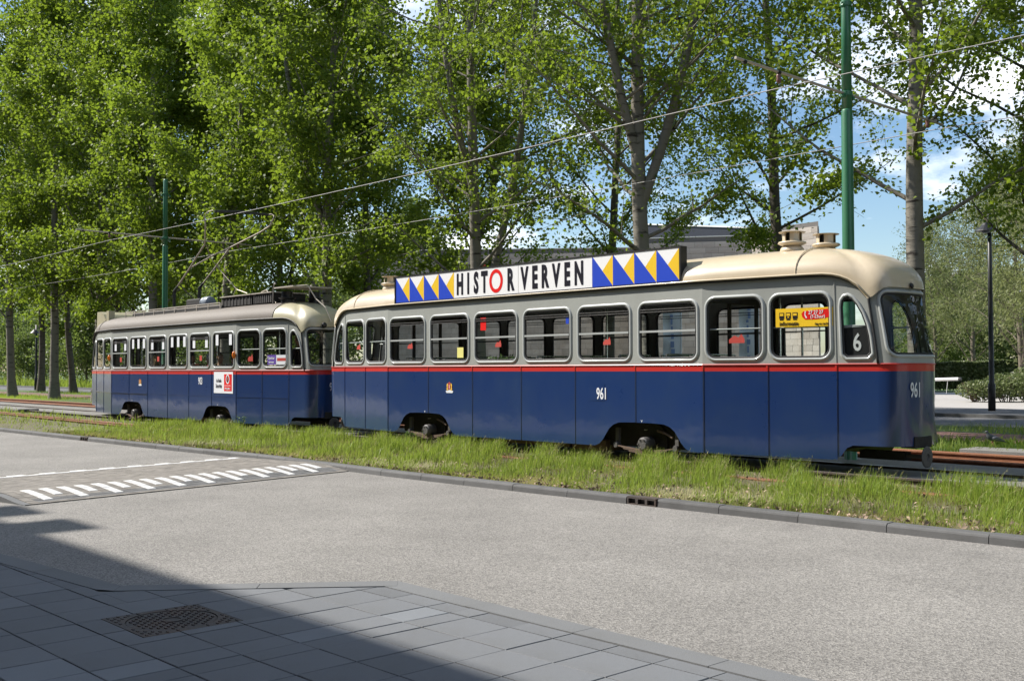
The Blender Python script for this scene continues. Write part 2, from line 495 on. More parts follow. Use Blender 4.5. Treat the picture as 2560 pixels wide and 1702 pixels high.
class MB:
    def __init__(self):
        self.v, self.f = [], []

    def add(self, vs, fs):
        k = len(self.v)
        self.v += [tuple(p) for p in vs]
        self.f += [tuple(i + k for i in q) for q in fs]
        return self

    def box(self, x0, x1, y0, y1, z0, z1, bev=0.0):
        if bev <= 0:
            vs = [(x, y, z) for z in (z0, z1) for y in (y0, y1) for x in (x0, x1)]
            fs = [(0, 2, 3, 1), (4, 5, 7, 6), (0, 1, 5, 4), (2, 6, 7, 3), (0, 4, 6, 2), (1, 3, 7, 5)]
            return self.add(vs, fs)
        b = bev          # top edges chamfered
        vs = [(x0, y0, z0), (x1, y0, z0), (x1, y1, z0), (x0, y1, z0),
              (x0, y0, z1 - b), (x1, y0, z1 - b), (x1, y1, z1 - b), (x0, y1, z1 - b),
              (x0 + b, y0 + b, z1), (x1 - b, y0 + b, z1), (x1 - b, y1 - b, z1), (x0 + b, y1 - b, z1)]
        fs = [(3, 2, 1, 0), (8, 9, 10, 11)]
        for i in range(4):
            j = (i + 1) % 4
            fs += [(i, j, j + 4, i + 4), (i + 4, j + 4, j + 8, i + 8)]
        return self.add(vs, fs)

    def tube(self, pts, r, n=8, cap=True):
        pts = [Vector(p) for p in pts]
        rs = r if isinstance(r, (list, tuple)) else [r] * len(pts)
        vs, fs = [], []
        prev = None
        for i, p in enumerate(pts):
            d = (pts[min(i + 1, len(pts) - 1)] - pts[max(i - 1, 0)])
            if d.length < 1e-9:
                d = Vector((0, 0, 1))
            d.normalize()
            if prev is None:
                a = Vector((0, 0, 1)) if abs(d.z) < 0.9 else Vector((1, 0, 0))
                u = d.cross(a).normalized()
            else:
                u = (prev - d * prev.dot(d))
                if u.length < 1e-6:
                    u = d.orthogonal()
                u.normalize()
            prev = u
            w = d.cross(u)
            for k in range(n):
                t = 2 * math.pi * k / n
                vs.append(p + (u * math.cos(t) + w * math.sin(t)) * rs[i])
        for i in range(len(pts) - 1):
            for k in range(n):
                k2 = (k + 1) % n
                fs.append((i * n + k, i * n + k2, (i + 1) * n + k2, (i + 1) * n + k))
        if cap:
            fs.append(tuple(range(n - 1, -1, -1)))
            fs.append(tuple((len(pts) - 1) * n + k for k in range(n)))
        return self.add(vs, fs)

    def lathe(self, prof, c=(0, 0, 0), axis='Z', n=20):
        """prof: (radius, along) pairs"""
        vs, fs = [], []
        for r, h in prof:
            for k in range(n):
                t = 2 * math.pi * k / n
                a, b = r * math.cos(t), r * math.sin(t)
                p = (a, b, h) if axis == 'Z' else ((h, a, b) if axis == 'X' else (b, h, a))
                vs.append((p[0] + c[0], p[1] + c[1], p[2] + c[2]))
        for i in range(len(prof) - 1):
            for k in range(n):
                k2 = (k + 1) % n
                fs.append((i * n + k, i * n + k2, (i + 1) * n + k2, (i + 1) * n + k))
        fs.append(tuple(range(n - 1, -1, -1)))
        fs.append(tuple((len(prof) - 1) * n + k for k in range(n)))
        return self.add(vs, fs)

    def sheet(self, pts):
        return self.add(pts, [tuple(range(len(pts)))])

    def mesh(self, name):
        me = bpy.data.meshes.new(name)
        me.from_pydata(self.v, [], self.f)
        me.update()
        return me

    def obj(self, name, material, parent=None, smooth=False):
        return link(name, self.mesh(name), parent, material, smooth)


def tag(o, label=None, cat=None, group=None, kind=None):
    if label: o['label'] = label
    if cat: o['category'] = cat
    if group: o['group'] = group
    if kind: o['kind'] = kind
    return o


def empty(name, loc=(0, 0, 0), rz=0.0):
    o = bpy.data.objects.new(name, None)
    COL.objects.link(o)
    o.location = loc
    o.rotation_euler = (0, 0, rz)
    o.empty_display_size = 0.2
    return o


def kids(o):
    return KIDS.get(o.name, [])


def copy_tree(o, children, parent=None):
    c = o.copy()
    COL.objects.link(c)
    if parent is not None:
        c.parent = parent
    for ch in children:
        d = ch.copy()
        COL.objects.link(d)
        d.parent = c
    return c


def np_mesh(name, verts, faces):
    """fast mesh from numpy arrays; faces (n,k)"""
    me = bpy.data.meshes.new(name)
    nv, (nf, k) = len(verts), faces.shape
    me.vertices.add(nv)
    me.vertices.foreach_set('co', np.ascontiguousarray(verts, dtype=np.float32).ravel())
    me.loops.add(nf * k)
    me.loops.foreach_set('vertex_index', np.ascontiguousarray(faces, dtype=np.int32).ravel())
    me.polygons.add(nf)
    me.polygons.foreach_set('loop_start', np.arange(0, nf * k, k, dtype=np.int32))
    me.polygons.foreach_set('loop_total', np.full(nf, k, dtype=np.int32))
    me.update(calc_edges=True)
    return me


_txt = {}
def text_mesh(body, size, xs=0.7, bold=0.02, spacing=1.0, align='CENTER'):
    key = (body, size, xs, bold, spacing, align)
    if key in _txt:
        return _txt[key]
    cu = bpy.data.curves.new('lettering', 'FONT')
    cu.body = body
    cu.size = size
    cu.offset = bold * size
    cu.extrude = 0.001
    cu.resolution_u = 3
    cu.space_character = spacing
    cu.align_x = align
    cu.align_y = 'CENTER'
    o = bpy.data.objects.new('lettering', cu)
    COL.objects.link(o)
    dg = bpy.context.evaluated_depsgraph_get()
    me = bpy.data.meshes.new_from_object(o.evaluated_get(dg))
    bpy.data.objects.remove(o)
    bpy.data.curves.remove(cu)
    me.materials.clear()
    for v in me.vertices:
        v.co.x *= xs
    _txt[key] = me
    return me


# ================================================================== SETTING
def sheet_obj(name, x0, x1, y0, y1, z, m, **kw):
    o = MB().sheet([(x0, y0, z), (x1, y0, z), (x1, y1, z), (x0, y1, z)]).obj(name, m)
    return tag(o, kind='structure', **kw)

sheet_obj('ground', -1500, 1500, -1500, 1500, -0.06, 'lawn', label='wide ground carrying the whole street scene')
sheet_obj('road', -220, 160, -60, -3.5, 0.0, 'asphalt', label='pale grey chip sealed asphalt street in front of the trams')

KERB_PATH = [(30, -3.2), (8, -3.47), (6.33, -3.53), (3.17, -3.66), (0, -3.80), (-2.8, -3.87), (-4.2, -3.84), (-6.8, -3.78),
             (-8.6, -3.86), (-11, -3.98), (-15.6, -4.12), (-19.75, -4.26), (-40, -4.7), (-120, -6.0)]

def kerb_y(x):
    for (xa, ya), (xb, yb) in zip(KERB_PATH, KERB_PATH[1:]):
        if xb <= x <= xa:
            return yb + (ya - yb) * (x - xb) / (xa - xb)
    return -3.8

def verge_z(x, y):
    """slightly lumpy verge surface"""
    return 0.062 + 0.02 * noise.noise(Vector((x * 0.7, y * 0.7, 3.1))) + 0.012 * noise.noise(Vector((x * 3, y * 3, 1.7)))

# verge between kerb and track
vs, fs = [], []
xs_ = [30 - 0.35 * i for i in range(200)] + [-42, -60, -120]
for i, x in enumerate(xs_):
    yk = kerb_y(x) + 0.12
    for j in range(13):
        y = yk + (0.24 - yk) * j / 12
        vs.append((x, y, verge_z(x, y) if 0 < j < 12 else 0.05))
for i in range(len(xs_) - 1):
    for j in range(12):
        a = i * 13 + j
        fs.append((a + 1, a, a + 13, a + 14))
vo = MB().add(vs, fs).obj('verge', 'soil', smooth=True)
tag(vo, 'strip of soil under the grass between kerb and tram track', kind='structure')

sheet_obj('track_bed', -160, 60, 0.2, 5.45, 0.03, 'ballast', label='dark ballast bed under the two tram tracks')
sheet_obj('lawn', -160, 60, 5.45, 8.7, 0.075, 'lawn', label='grass strip under the near row of trees')
sheet_obj('cycle_path', -160, 60, 8.7, 11.6, 0.081, 'redpath', label='dark red clinker path behind the tracks')
sheet_obj('lawn', -160, 60, 11.6, 14.4, 0.077, 'lawn', label='grass strip under the far row of trees')
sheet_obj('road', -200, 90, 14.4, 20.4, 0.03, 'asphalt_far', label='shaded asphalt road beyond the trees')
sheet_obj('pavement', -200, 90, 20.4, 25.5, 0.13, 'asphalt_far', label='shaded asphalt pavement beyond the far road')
far_k = MB().box(-200, 90, 20.28, 20.4, -0.05, 0.14).obj('kerb', 'kerb')
tag(far_k, 'dark low kerb between far road and pavement', kind='structure')
sheet_obj('parking_yard', -62, 1, 27.2, 52, 0.05, 'parking', label='sunlit pale paved yard behind the shrubs')
sheet_obj('soil_strip', -62, 60, 25.5, 27.2, 0.06, 'soil', label='brown soil strip in front of the pale yard')

# concrete infill of the tracks
slab_root = empty('track_slab', (0, 0, 0))
tag(slab_root, 'grey concrete slabs laid between the tram rails', kind='structure')
for y0, y1 in ((0.46, 1.66), (1.90, 3.22)):
    x = 40.0
    while x > -75:
        w = 3.0
        z = 0.10 + rnd.uniform(-0.006, 0.006)
        MB().box(x - w + 0.012, x, y0, y1, 0.0, z, 0.008).obj('slab', 'slab', slab_root)
        x -= w

# rails
def rail_mesh(path, head=0.034, h=0.13):
    prof = [(-0.07, 0.0), (-0.07, 0.015), (-0.01, 0.03), (-0.01, h - 0.035), (-head, h - 0.03), (-head, h - 0.006), (-head + 0.008, h),
            (head - 0.008, h), (head, h - 0.006), (head, h - 0.03), (0.01, h - 0.035), (0.01, 0.03), (0.07, 0.015), (0.07, 0.0)]
    n = len(prof)
    vs, fs = [], []
    for x, y, z in path:
        vs += [(x, y + a, z + b) for a, b in prof]
    for i in range(len(path) - 1):
        for k in range(n - 1):
            fs.append((i * n + k, i * n + k + 1, (i + 1) * n + k + 1, (i + 1) * n + k))
    return vs, fs

def track(name, ys, z, m, label, top=None, x0=40, x1=-75, ks=None):
    r = empty(name, (0, 0, 0))
    tag(r, label, kind='structure')
    for y in ys:
        path = [(x, y if not callable(y) else y(x), z) for x in np.linspace(x0, x1, 60)]
        v, f = rail_mesh(path)
        ro = MB().add(v, f).obj('rail', m, r)
        if top:
            tp = MB()
            for a, b in zip(path, path[1:]):
                tp.sheet([(a[0], a[1] - 0.014, z + 0.1315), (a[0], a[1] + 0.014, z + 0.1315), (b[0], b[1] + 0.014, z + 0.1315), (b[0], b[1] - 0.014, z + 0.1315)])
            tp.obj('running_surface', top, ro)
    return r

track('tram_track', (0.33, 1.77), 0.0, 'rail', 'tram rails with worn shiny tops under the two trams', 'railtop')
track('tram_track', (3.36, 3.46, 4.76, 4.88), 0.02, 'rust', 'rusty double rails of the track behind the trams')
track('siding_track', (-0.80, -0.70), -0.052, 'rust', 'thin rusty disused rail running through the grass')
track('siding_track', (lambda x: -1.4 - 0.028 * (x + 14), lambda x: -1.75 - 0.028 * (x + 14)), 0.0, 'rust',
      'rusty disused rails converging in the short grass at the left', None, -15, -70)

plank = MB().box(-37.2, -31.5, 0.75, 1.5, 0.10, 0.17, 0.01).obj('board', 'slab')
plank.rotation_euler = (0, 0, R(1.5))
tag(plank, 'grey concrete board lying across the tram rails at the far left', 'board')

# raised kerb along the verge
kroot = empty('kerb', (0, 0, 0))
tag(kroot, 'dark grey raised concrete kerb along the grass verge', kind='structure')
def kerb_pt(x, d, z):
    ya, yb = kerb_y(x - 0.05), kerb_y(x + 0.05)
    n = Vector((-(yb - ya), 0.1)).normalized()
    y = kerb_y(x)
    return (x + n.x * d, y + n.y * d, z)
KPROF = [(0.0, -0.05), (0.012, 0.062), (0.020, 0.078), (0.036, 0.088), (0.165, 0.090), (0.175, 0.082), (0.175, -0.05)]
def kerb_stone(xa, xb, name='kerb_stone', parent=kroot, m='kerb', lift=0.0):
    g = 0.004
    vs, fs = [], []
    st = [xa - g, (xa + xb) / 2, xb + g]
    for x in st:
        vs += [kerb_pt(x, d, z + lift) for d, z in KPROF]
    n = len(KPROF)
    for i in range(2):
        for k in range(n - 1):
            fs.append((i * n + k, (i + 1) * n + k, (i + 1) * n + k + 1, i * n + k + 1))
    fs += [tuple(range(n)), tuple(reversed(range(2 * n, 3 * n)))]
    return MB().add(vs, fs).obj(name, m, parent)
x = 8.98
while x > -34:
    if abs(x - 2.23) < 0.3:
        x = 1.76
        continue
    nx = x - 0.97 + rnd.uniform(-0.02, 0.02)
    if x > 2.2 and nx < 2.75:
        nx = 2.22
    if x > -14.2 and nx < -14.2:
        kerb_stone(x, -14.2)
        x = -14.62
        continue
    kerb_stone(x, nx, lift=rnd.uniform(-0.004, 0.004))
    x = nx
o = MB()
for xa, xb in ((-34, -50), (-50, -80), (-80, -119)):
    vs = [kerb_pt(q, d, z) for q in (xa, xb) for d, z in KPROF]
    n = len(KPROF)
    o.add(vs, [(k, n + k, n + k + 1, k + 1) for k in range(n - 1)])
o.obj('kerb_run', 'kerb', kroot)

def drain(xc, w, label):
    """kerb inlet: iron box with three rectangular mouths"""
    y = kerb_y(xc)
    r = empty('kerb_drain', (xc, y, 0))
    tag(r, label, 'drain', 'kerb drains')
    MB().box(-w / 2, w / 2, 0.055, 0.175, -0.05, 0.092, 0.006).obj('lid', 'iron', r)
    b = MB()
    b.box(-w / 2, w / 2, 0.004, 0.055, 0.070, 0.093)
    b.box(-w / 2, w / 2, 0.004, 0.055, -0.05, 0.012)
    ww = w / 3
    for i in range(4):
        c = -w / 2 + i * ww
        b.box(max(c - 0.018, -w / 2), min(c + 0.018, w / 2), 0.004, 0.055, 0.012, 0.070)
    b.obj('mouth_frame', 'iron', r)
    MB().box(-w / 2 + 0.02, w / 2 - 0.02, 0.045, 0.054, 0.012, 0.070).obj('dark_throat', 'rubber', r)
drain(1.99, 0.44, 'iron kerb drain with three square mouths in front of the trailer')
drain(-14.41, 0.40, 'small iron kerb drain far left before the motor tram')

# flush kerb and tiled pavement in the foreground
PAVE_EDGE = [(16, -8.50), (3.82, -8.55), (2.56, -10.16), (0.44, -10.37), (-14, -10.60)]
pb = MB().sheet([(16, -8.52, 0.004), (3.82, -8.57, 0.004), (2.56, -10.18, 0.004), (0.44, -10.39, 0.004), (-14, -10.62, 0.004),
                 (-14, -14.4, 0.004), (16, -14.4, 0.004)][::-1]).obj('pavement', 'joint')
tag(pb, 'tiled foreground pavement of square grey concrete slabs', kind='structure')

def flush_kerb(path, root, width=0.19, step=0.98, first=0.0):
    for (xa, ya), (xb, yb) in zip(path, path[1:]):
        L = math.hypot(xb - xa, yb - ya)
        d = Vector((xb - xa, yb - ya)) / L
        n = Vector((-d.y, d.x))      # pavement side when walking towards -x
        k = max(1, round(L / step))
        for i in range(k):
            if xa - (i * L / k) > 40:
                continue
            a = Vector((xa, ya)) + d * (L * i / k + 0.003)
            b = Vector((xa, ya)) + d * (L * (i + 1) / k - 0.003)
            ov = 0.0
            z = 0.017 + rnd.uniform(-0.002, 0.003)
            c1, c2 = b + n * width, a + n * width
            m = MB()
            top = [(a.x, a.y, z), (b.x, b.y, z), (c1.x, c1.y, z), (c2.x, c2.y, z)]
            bot = [(p[0], p[1], -0.02) for p in top]
            m.add(top + bot, [(0, 1, 2, 3), (0, 4, 5, 1), (1, 5, 6, 2), (2, 6, 7, 3), (3, 7, 4, 0)])
            m.obj('kerb_stone', 'kerb_flat', root)
fk = empty('kerb', (0, 0, 0))
tag(fk, 'flush grey kerb edging the foreground pavement', kind='structure')
flush_kerb(PAVE_EDGE, fk)
kc = [(2.56, -10.16)]
for pa, pb_ in ((PAVE_EDGE[1], PAVE_EDGE[2]), (PAVE_EDGE[2], PAVE_EDGE[3])):
    d_ = Vector((pb_[0] - pa[0], pb_[1] - pa[1])).normalized()
    kc.append((2.56 - d_.y * 0.19, -10.16 + d_.x * 0.19))
MB().sheet([(x, y, 0.0165) for x, y in kc]).obj('corner_wedge', 'kerb_flat', fk)
fk2 = empty('kerb', (0, 0, 0))
tag(fk2, 'pale flush kerb line beside the brick speed hump', kind='structure')
flush_kerb([(-3.35, -8.72), (-16, -8.62)], fk2, 0.12)

tu, tv = Vector((0.99978, 0.0212)), Vector((-0.0212, 0.99978))
t0 = Vector((3.90, -9.70))
us = [0.0]
pat = [0.381, 0.381, 0.25, 0.191] + [0.381] * 22
for w in pat:
    us.append(us[-1] + w)
neg = [-0.381 * i for i in range(1, 24)][::-1]
us = neg + us
MH = (3.52, 4.18, -10.68, -10.03)

def clip_half(poly, a, b, c):
    """keep a*x + b*y <= c"""
    out = []
    for i in range(len(poly)):
        p, q = poly[i - 1], poly[i]
        dp, dq = a * p[0] + b * p[1] - c, a * q[0] + b * q[1] - c
        if (dp < 0) != (dq < 0):
            t = dp / (dp - dq)
            out.append((p[0] + (q[0] - p[0]) * t, p[1] + (q[1] - p[1]) * t))
        if dq <= 0:
            out.append(q)
    return out

def area(p):
    return 0.5 * abs(sum(a[0] * b[1] - b[0] * a[1] for a, b in zip(p, p[1:] + p[:1])))

# inner faces of the flush kerb as half planes
DG = Vector((3.82 - 2.56, -8.55 + 10.16)).normalized()
DN = Vector((-DG.y, DG.x))                      # street side of the diagonal
DC = DN.dot(Vector((3.82, -8.55))) - 0.198
def clip_tile(poly):
    """pieces of a tile on the pavement side of the kerb (a concave corner gives two)"""
    poly = clip_half(poly, -0.004, 1, -8.745 - 0.004 * 3.8)
    if len(poly) < 3:
        return []
    c3 = -10.362 - 0.012 * 2.5
    low = clip_half(poly, -0.012, 1, c3)
    if len(low) > 2 and area(low) > area(poly) - 1e-4:
        return [poly]
    if len(low) < 3:
        low = []
    dia = clip_half(poly, DN.x, DN.y, DC)
    if len(dia) > 2 and area(dia) > area(poly) - 1e-4:
        return [poly]
    up = clip_half(dia, 0.012, -1, -c3) if len(dia) > 2 else []
    return [q for q in (low, up) if len(q) > 2]

tiles = []                                       # (centre, polygon or None, w, h)
G = 0.0045
for ui in range(len(us) - 1):
    for vi in range(-13, 5):
        u0, u1 = us[ui] + G, us[ui + 1] - G
        v0, v1 = vi * 0.381 + G, (vi + 1) * 0.381 - G
        c = t0 + tu * ((u0 + u1) / 2) + tv * ((v0 + v1) / 2)
        if c.x > 12 or c.x < -5:
            continue
        full = [t0 + tu * a + tv * b for a, b in ((u0, v0), (u1, v0), (u1, v1), (u0, v1))]
        full = [(p.x, p.y) for p in full]
        x0, x1 = min(p[0] for p in full), max(p[0] for p in full)
        y0, y1 = min(p[1] for p in full), max(p[1] for p in full)
        pieces = [full]
        if x1 > MH[0] and x0 < MH[1] and y1 > MH[2] and y0 < MH[3]:
            g = 0.006
            pieces = [clip_half(full, 1, 0, MH[0] - g), clip_half(full, -1, 0, -MH[1] - g)]
            mid = clip_half(clip_half(full, -1, 0, -MH[0] + g), 1, 0, MH[1] + g)
            if len(mid) > 2:
                pieces += [clip_half(mid, 0, 1, MH[2] - g), clip_half(mid, 0, -1, -MH[3] - g)]
        for pc in pieces:
            if len(pc) < 3:
                continue
            for q in clip_tile(pc):
                if area(q) < 0.002:
                    continue
                whole = abs(area(q) - (u1 - u0) * (v1 - v0)) < 1e-4
                tiles.append((c, None if whole else q, u1 - u0, v1 - v0))
tiles.sort(key=lambda t: (t[0] - Vector((5.0, -10.2))).length)
tm = {}
def tile_mesh(w, h):
    k = (round(w, 3), round(h, 3))
    if k not in tm:
        tm[k] = MB().box(-w / 2, w / 2, -h / 2, h / 2, -0.03, 0.0, 0.003).mesh('tile')
    return tm[k]
def tile_prism(mb, q, z, off):
    if sum(a[0] * b[1] - b[0] * a[1] for a, b in zip(q, q[1:] + q[:1])) < 0:
        q = q[::-1]
    n = len(q)
    mb.add([(p[0] - off[0], p[1] - off[1], z) for p in q] + [(p[0] - off[0], p[1] - off[1], -0.02) for p in q],
           [tuple(range(n))] + [(i, n + i, n + (i + 1) % n, (i + 1) % n) for i in range(n)])
mass = MB()
for i, (c, q, w, h) in enumerate(tiles):
    z = 0.0115 + rnd.uniform(-0.0015, 0.0015)
    if i < 300:
        if q is None:
            o = link('tile', tile_mesh(w, h), pb, 'tile')
            o.location = (c.x, c.y, z)
            o.rotation_euler = (rnd.gauss(0, 0.003), rnd.gauss(0, 0.003), R(1.215) + rnd.gauss(0, 0.002))
        else:
            mb = MB()
            tile_prism(mb, q, 0.0, (c.x, c.y))
            o = mb.obj('tile', 'tile', pb)
            o.location = (c.x, c.y, z)
        if (w < 0.3 and rnd.random() < 0.35) or rnd.random() < 0.012:
            o.material_slots[0].link = 'OBJECT'
            o.material_slots[0].material = M['tile_new']
    else:
        if q is None:
            q = [t_ for t_ in ((c.x - w / 2, c.y - h / 2), (c.x + w / 2, c.y - h / 2), (c.x + w / 2, c.y + h / 2), (c.x - w / 2, c.y + h / 2))]
        tile_prism(mass, q, z, (0, 0))
o = mass.obj('outer_tiles', 'tile', pb)
o['kind'] = 'stuff'

# manhole cover
mh = empty('manhole_cover', ((MH[0] + MH[1]) / 2, (MH[2] + MH[3]) / 2, 0.004))
tag(mh, 'rusty cast iron manhole cover with round lid set in the pavement', 'manhole cover')
hw, hh = (MH[1] - MH[0]) / 2, (MH[3] - MH[2]) / 2
fr = MB()
NR = 40
ring_in = [(0.285 * math.cos(2 * math.pi * k / NR), 0.285 * math.sin(2 * math.pi * k / NR)) for k in range(NR)]
def sq(t):
    c, s = math.cos(t), math.sin(t)
    q = 1 / max(abs(c) / hw, abs(s) / hh)
    return (c * q, s * q)
ring_out = [sq(2 * math.pi * k / NR) for k in range(NR)]
vs = [(a, b, 0.008) for a, b in ring_in] + [(a, b, 0.008) for a, b in ring_out] + [(a, b, -0.01) for a, b in ring_in] + [(a, b, -0.02) for a, b in ring_out]
fs = []
for k in range(NR):
    j = (k + 1) % NR
    fs += [(k, NR + k, NR + j, j), (2 * NR + k, k, j, 2 * NR + j), (NR + k, 3 * NR + k, 3 * NR + j, NR + j)]
fr.add(vs, fs)
fr.obj('frame', 'iron', mh)
lid = MB().lathe([(0.0, -0.01), (0.278, -0.01), (0.278, 0.004), (0.272, 0.006), (0.0, 0.006)][1:], n=40)
lid.obj('lid', 'iron', mh)
st = MB()
for i in range(-9, 10):
    for j in range(-9, 10):
        if (i + j) % 2:
            continue
        px_, py_ = i * 0.033, j * 0.033
        rr = math.hypot(px_, py_)
        if rr < 0.262 and rr > 0.09 or (rr > 0.31 and abs(px_) < hw - 0.02 and abs(py_) < hh - 0.02):
            st.box(px_ - 0.012, px_ + 0.012, py_ - 0.006, py_ + 0.006, 0.004, 0.0135)
st.obj('stud_pattern', 'iron', mh)['kind'] = 'stuff'
MB().lathe([(0.07, 0.004), (0.07, 0.012), (0.055, 0.012), (0.055, 0.007)], n=24).obj('centre_ring', 'iron', mh)

# brick speed hump
A0 = Vector((-4.0, -3.78))
E1 = Vector((0.185, -0.983)).normalized()          # along the edge, towards the pavement
D1 = Vector((E1.y, -E1.x)).normalized()   # across, away from the camera
HL = 5.35
def hump_z(a):
    if a < 0.0:
        return 0.0
    if a < 0.8:
        t = a / 0.8
        return 0.085 * t * t * (3 - 2 * t)
    if a < 2.75:
        return 0.085
    if a < 3.55:
        t = (3.55 - a) / 0.8
        return 0.085 * t * t * (3 - 2 * t)
    return 0.0
hroot = empty('speed_hump', (A0.x, A0.y, 0))
tag(hroot, 'raised brick speed hump across the street with white triangle teeth', kind='structure')
vs, fs = [], []
na = 36
for i in range(na + 1):
    a = 3.55 * i / na
    for e in (-0.0, HL):
        p = A0 + E1 * e + D1 * a
        vs.append((p.x - A0.x, p.y - A0.y, hump_z(a) - 0.004 + 0.006))
for i in range(na):
    fs.append((2 * i, 2 * i + 1, 2 * i + 3, 2 * i + 2))
n_ = len(vs)
vs += [(x, y, -0.03) for x, y, z in vs]
for i in range(na):
    for q in (0, 1):
        fs.append((2 * i + q, 2 * i + 2 + q, n_ + 2 * i + 2 + q, n_ + 2 * i + q))
MB().add(vs, fs).obj('mortar_bed', 'kerb_flat', hroot)
# side skirts of the hump
BLn, BWd = 0.122, 0.098
bmesh_unit = MB().box(-BLn / 2 + 0.003, BLn / 2 - 0.003, -BWd / 2 + 0.003, BWd / 2 - 0.003, -0.04, 0.010, 0.004).mesh('brick')
bmesh_unit.materials.append(M['brick'])
bmesh_white = MB().box(-BLn / 2 + 0.002, BLn / 2 - 0.002, -BWd / 2 + 0.002, BWd / 2 - 0.002, -0.04, 0.012, 0.004).mesh('white_brick')
bmesh_white.materials.append(M['brick_white'])
bmesh_dark = MB().box(-BLn / 2 + 0.003, BLn / 2 - 0.003, -BWd / 2 + 0.003, BWd / 2 - 0.003, -0.04, 0.010, 0.004).mesh('dark_brick')
bmesh_dark.materials.append(M['brick_dark'])
ang = math.atan2(E1.y, E1.x)
bricks = []
nrow, ncol = int(3.55 / BWd), int(HL / BLn)
for i in range(nrow):
    for j in range(ncol):
        a, e = (i + 0.5) * BWd, (j + 0.5) * BLn
        kind = 0
        if 1 <= i <= 8:
            tooth = j % 2 == 0
            longt = (j // 2) % 2 == 0
            if i >= 7:
                kind = 1 if (tooth and i == 7) else 0
            elif tooth and i >= (2 if longt else 4):
                kind = 1
            if kind == 0 and i <= 6:
                kind = 2
        if i in (26, 27) and not (i == 27 and (j // 2) % 2):
            kind = 1
        if j < 1 or j > ncol - 2:
            kind = 0
        bricks.append((kind, a, e, i))
bricks.sort(key=lambda q: (q[0] != 1, q[1]))
bm2 = MB()
for k, (kind, a, e, i) in enumerate(bricks):
    p = A0 + E1 * e + D1 * a
    z = hump_z(a) + rnd.uniform(-0.0015, 0.0015)
    sl_ = (hump_z(a + 0.03) - hump_z(a - 0.03)) / 0.06
    if k < 300:
        me = (bmesh_unit, bmesh_white, bmesh_dark)[kind]
        o = link('brick' if kind != 1 else 'white_brick', me, hroot)
        d3 = Vector((D1.x, D1.y, sl_)).normalized()
        e3 = Vector((E1.x, E1.y, 0))
        n3 = e3.cross(d3) if e3.cross(d3).z > 0 else d3.cross(e3)
        y3 = n3.cross(e3)
        o.matrix_local = Matrix(((e3.x, y3.x, n3.x, p.x - A0.x), (e3.y, y3.y, n3.y, p.y - A0.y), (e3.z, y3.z, n3.z, z + 0.002), (0, 0, 0, 1)))
    else:
        q = p - A0
        w, h = BLn / 2 - 0.003, BWd / 2 - 0.003
        pts = []
        for zt in (-0.03, 0.010):
            for se, sa in ((-1, -1), (1, -1), (1, 1), (-1, 1)):
                c = q + E1 * (se * w) + D1 * (sa * h)
                pts.append((c.x, c.y, z + sl_ * sa * h + zt))
        bm2.add(pts, [(4, 5, 6, 7), (0, 1, 5, 4), (1, 2, 6, 5), (2, 3, 7, 6), (3, 0, 4, 7)])
o = bm2.obj('far_bricks', 'brick_mass', hroot)
o['kind'] = 'stuff'
# street-side ends of the hump: small concrete edge
MB().tube([(0, 0, 0.0), (E1.x * HL, E1.y * HL, 0.0)], 0.012, 6).obj('edge_joint', 'joint', hroot)


# ================================================================== TRAMS
BAY = 1.3854
LS = 6 * BAY                    # straight part, local x from -LS to 0
TL = 2.72                       # tapered length at each end
TY = 0.41                       # inset of the corner
WID = 2.06
Z_SK, Z_END, Z_RED0, Z_BELT, Z_TOP, Z_CROWN = 0.31, 0.52, 1.56, 1.66, 2.95, 3.40

def bez(p0, p1, p2, p3, n):
    out = []
    for i in range(1, n + 1):
        t = i / n
        out.append(tuple((1 - t) ** 3 * a + 3 * (1 - t) ** 2 * t * b + 3 * (1 - t) * t * t * c + t ** 3 * d for a, b, c, d in zip(p0, p1, p2, p3)))
    return out

def build_plan():
    P3 = (TL, TY)
    cq = math.hypot(TL, TY)
    d = (TL / cq, TY / cq)
    nose = (TL + 0.34, WID / 2)
    half = bez(P3, (P3[0] + d[0] * 0.30, P3[1] + d[1] * 0.30), (nose[0], nose[1] - 0.40), nose, 9)
    front = [P3] + half
    front += [(x, WID - y) for x, y in reversed(front[:-1])]
    near = [(-LS - TL, TY), (-LS - TL * 0.72, TY * 0.72), (-LS, 0.0), (0.0, 0.0), (TL * 0.72, TY * 0.72)]
    far = [(TL * 0.72, WID - TY * 0.72), (0.0, WID), (-LS, WID), (-LS - TL * 0.72, WID - TY * 0.72)]
    rear = [(-LS - x, WID - y) for x, y in front]
    pts = near + front + far + rear[:-1]
    pts.append(pts[0])
    s = [0.0]
    for a, b in zip(pts, pts[1:]):
        s.append(s[-1] + math.hypot(b[0] - a[0], b[1] - a[1]))
    return pts, s, len(near), len(front), len(far)

PLAN, PS, NN, NFR, NFA = build_plan()
PTOT = PS[-1]
PSA, PXY = np.array(PS), np.array(PLAN)
S_P3 = PS[NN]                           # near/front corner
S_P3f = PS[NN + NFR - 1]                # far/front corner
S_P0f = PS[NN + NFR + NFA]              # far/rear corner
CT = math.hypot(TL, TY) / TL

def plan(s):
    s = s % PTOT if s > PTOT or s < 0 else s
    return float(np.interp(s, PSA, PXY[:, 0])), float(np.interp(s, PSA, PXY[:, 1]))

def end_t(x):
    return x if x > 0 else (-LS - x if x < -LS else -1.0)

def sstep(a, b, x):
    t = min(1, max(0, (x - a) / (b - a)))
    return t * t * (3 - 2 * t)

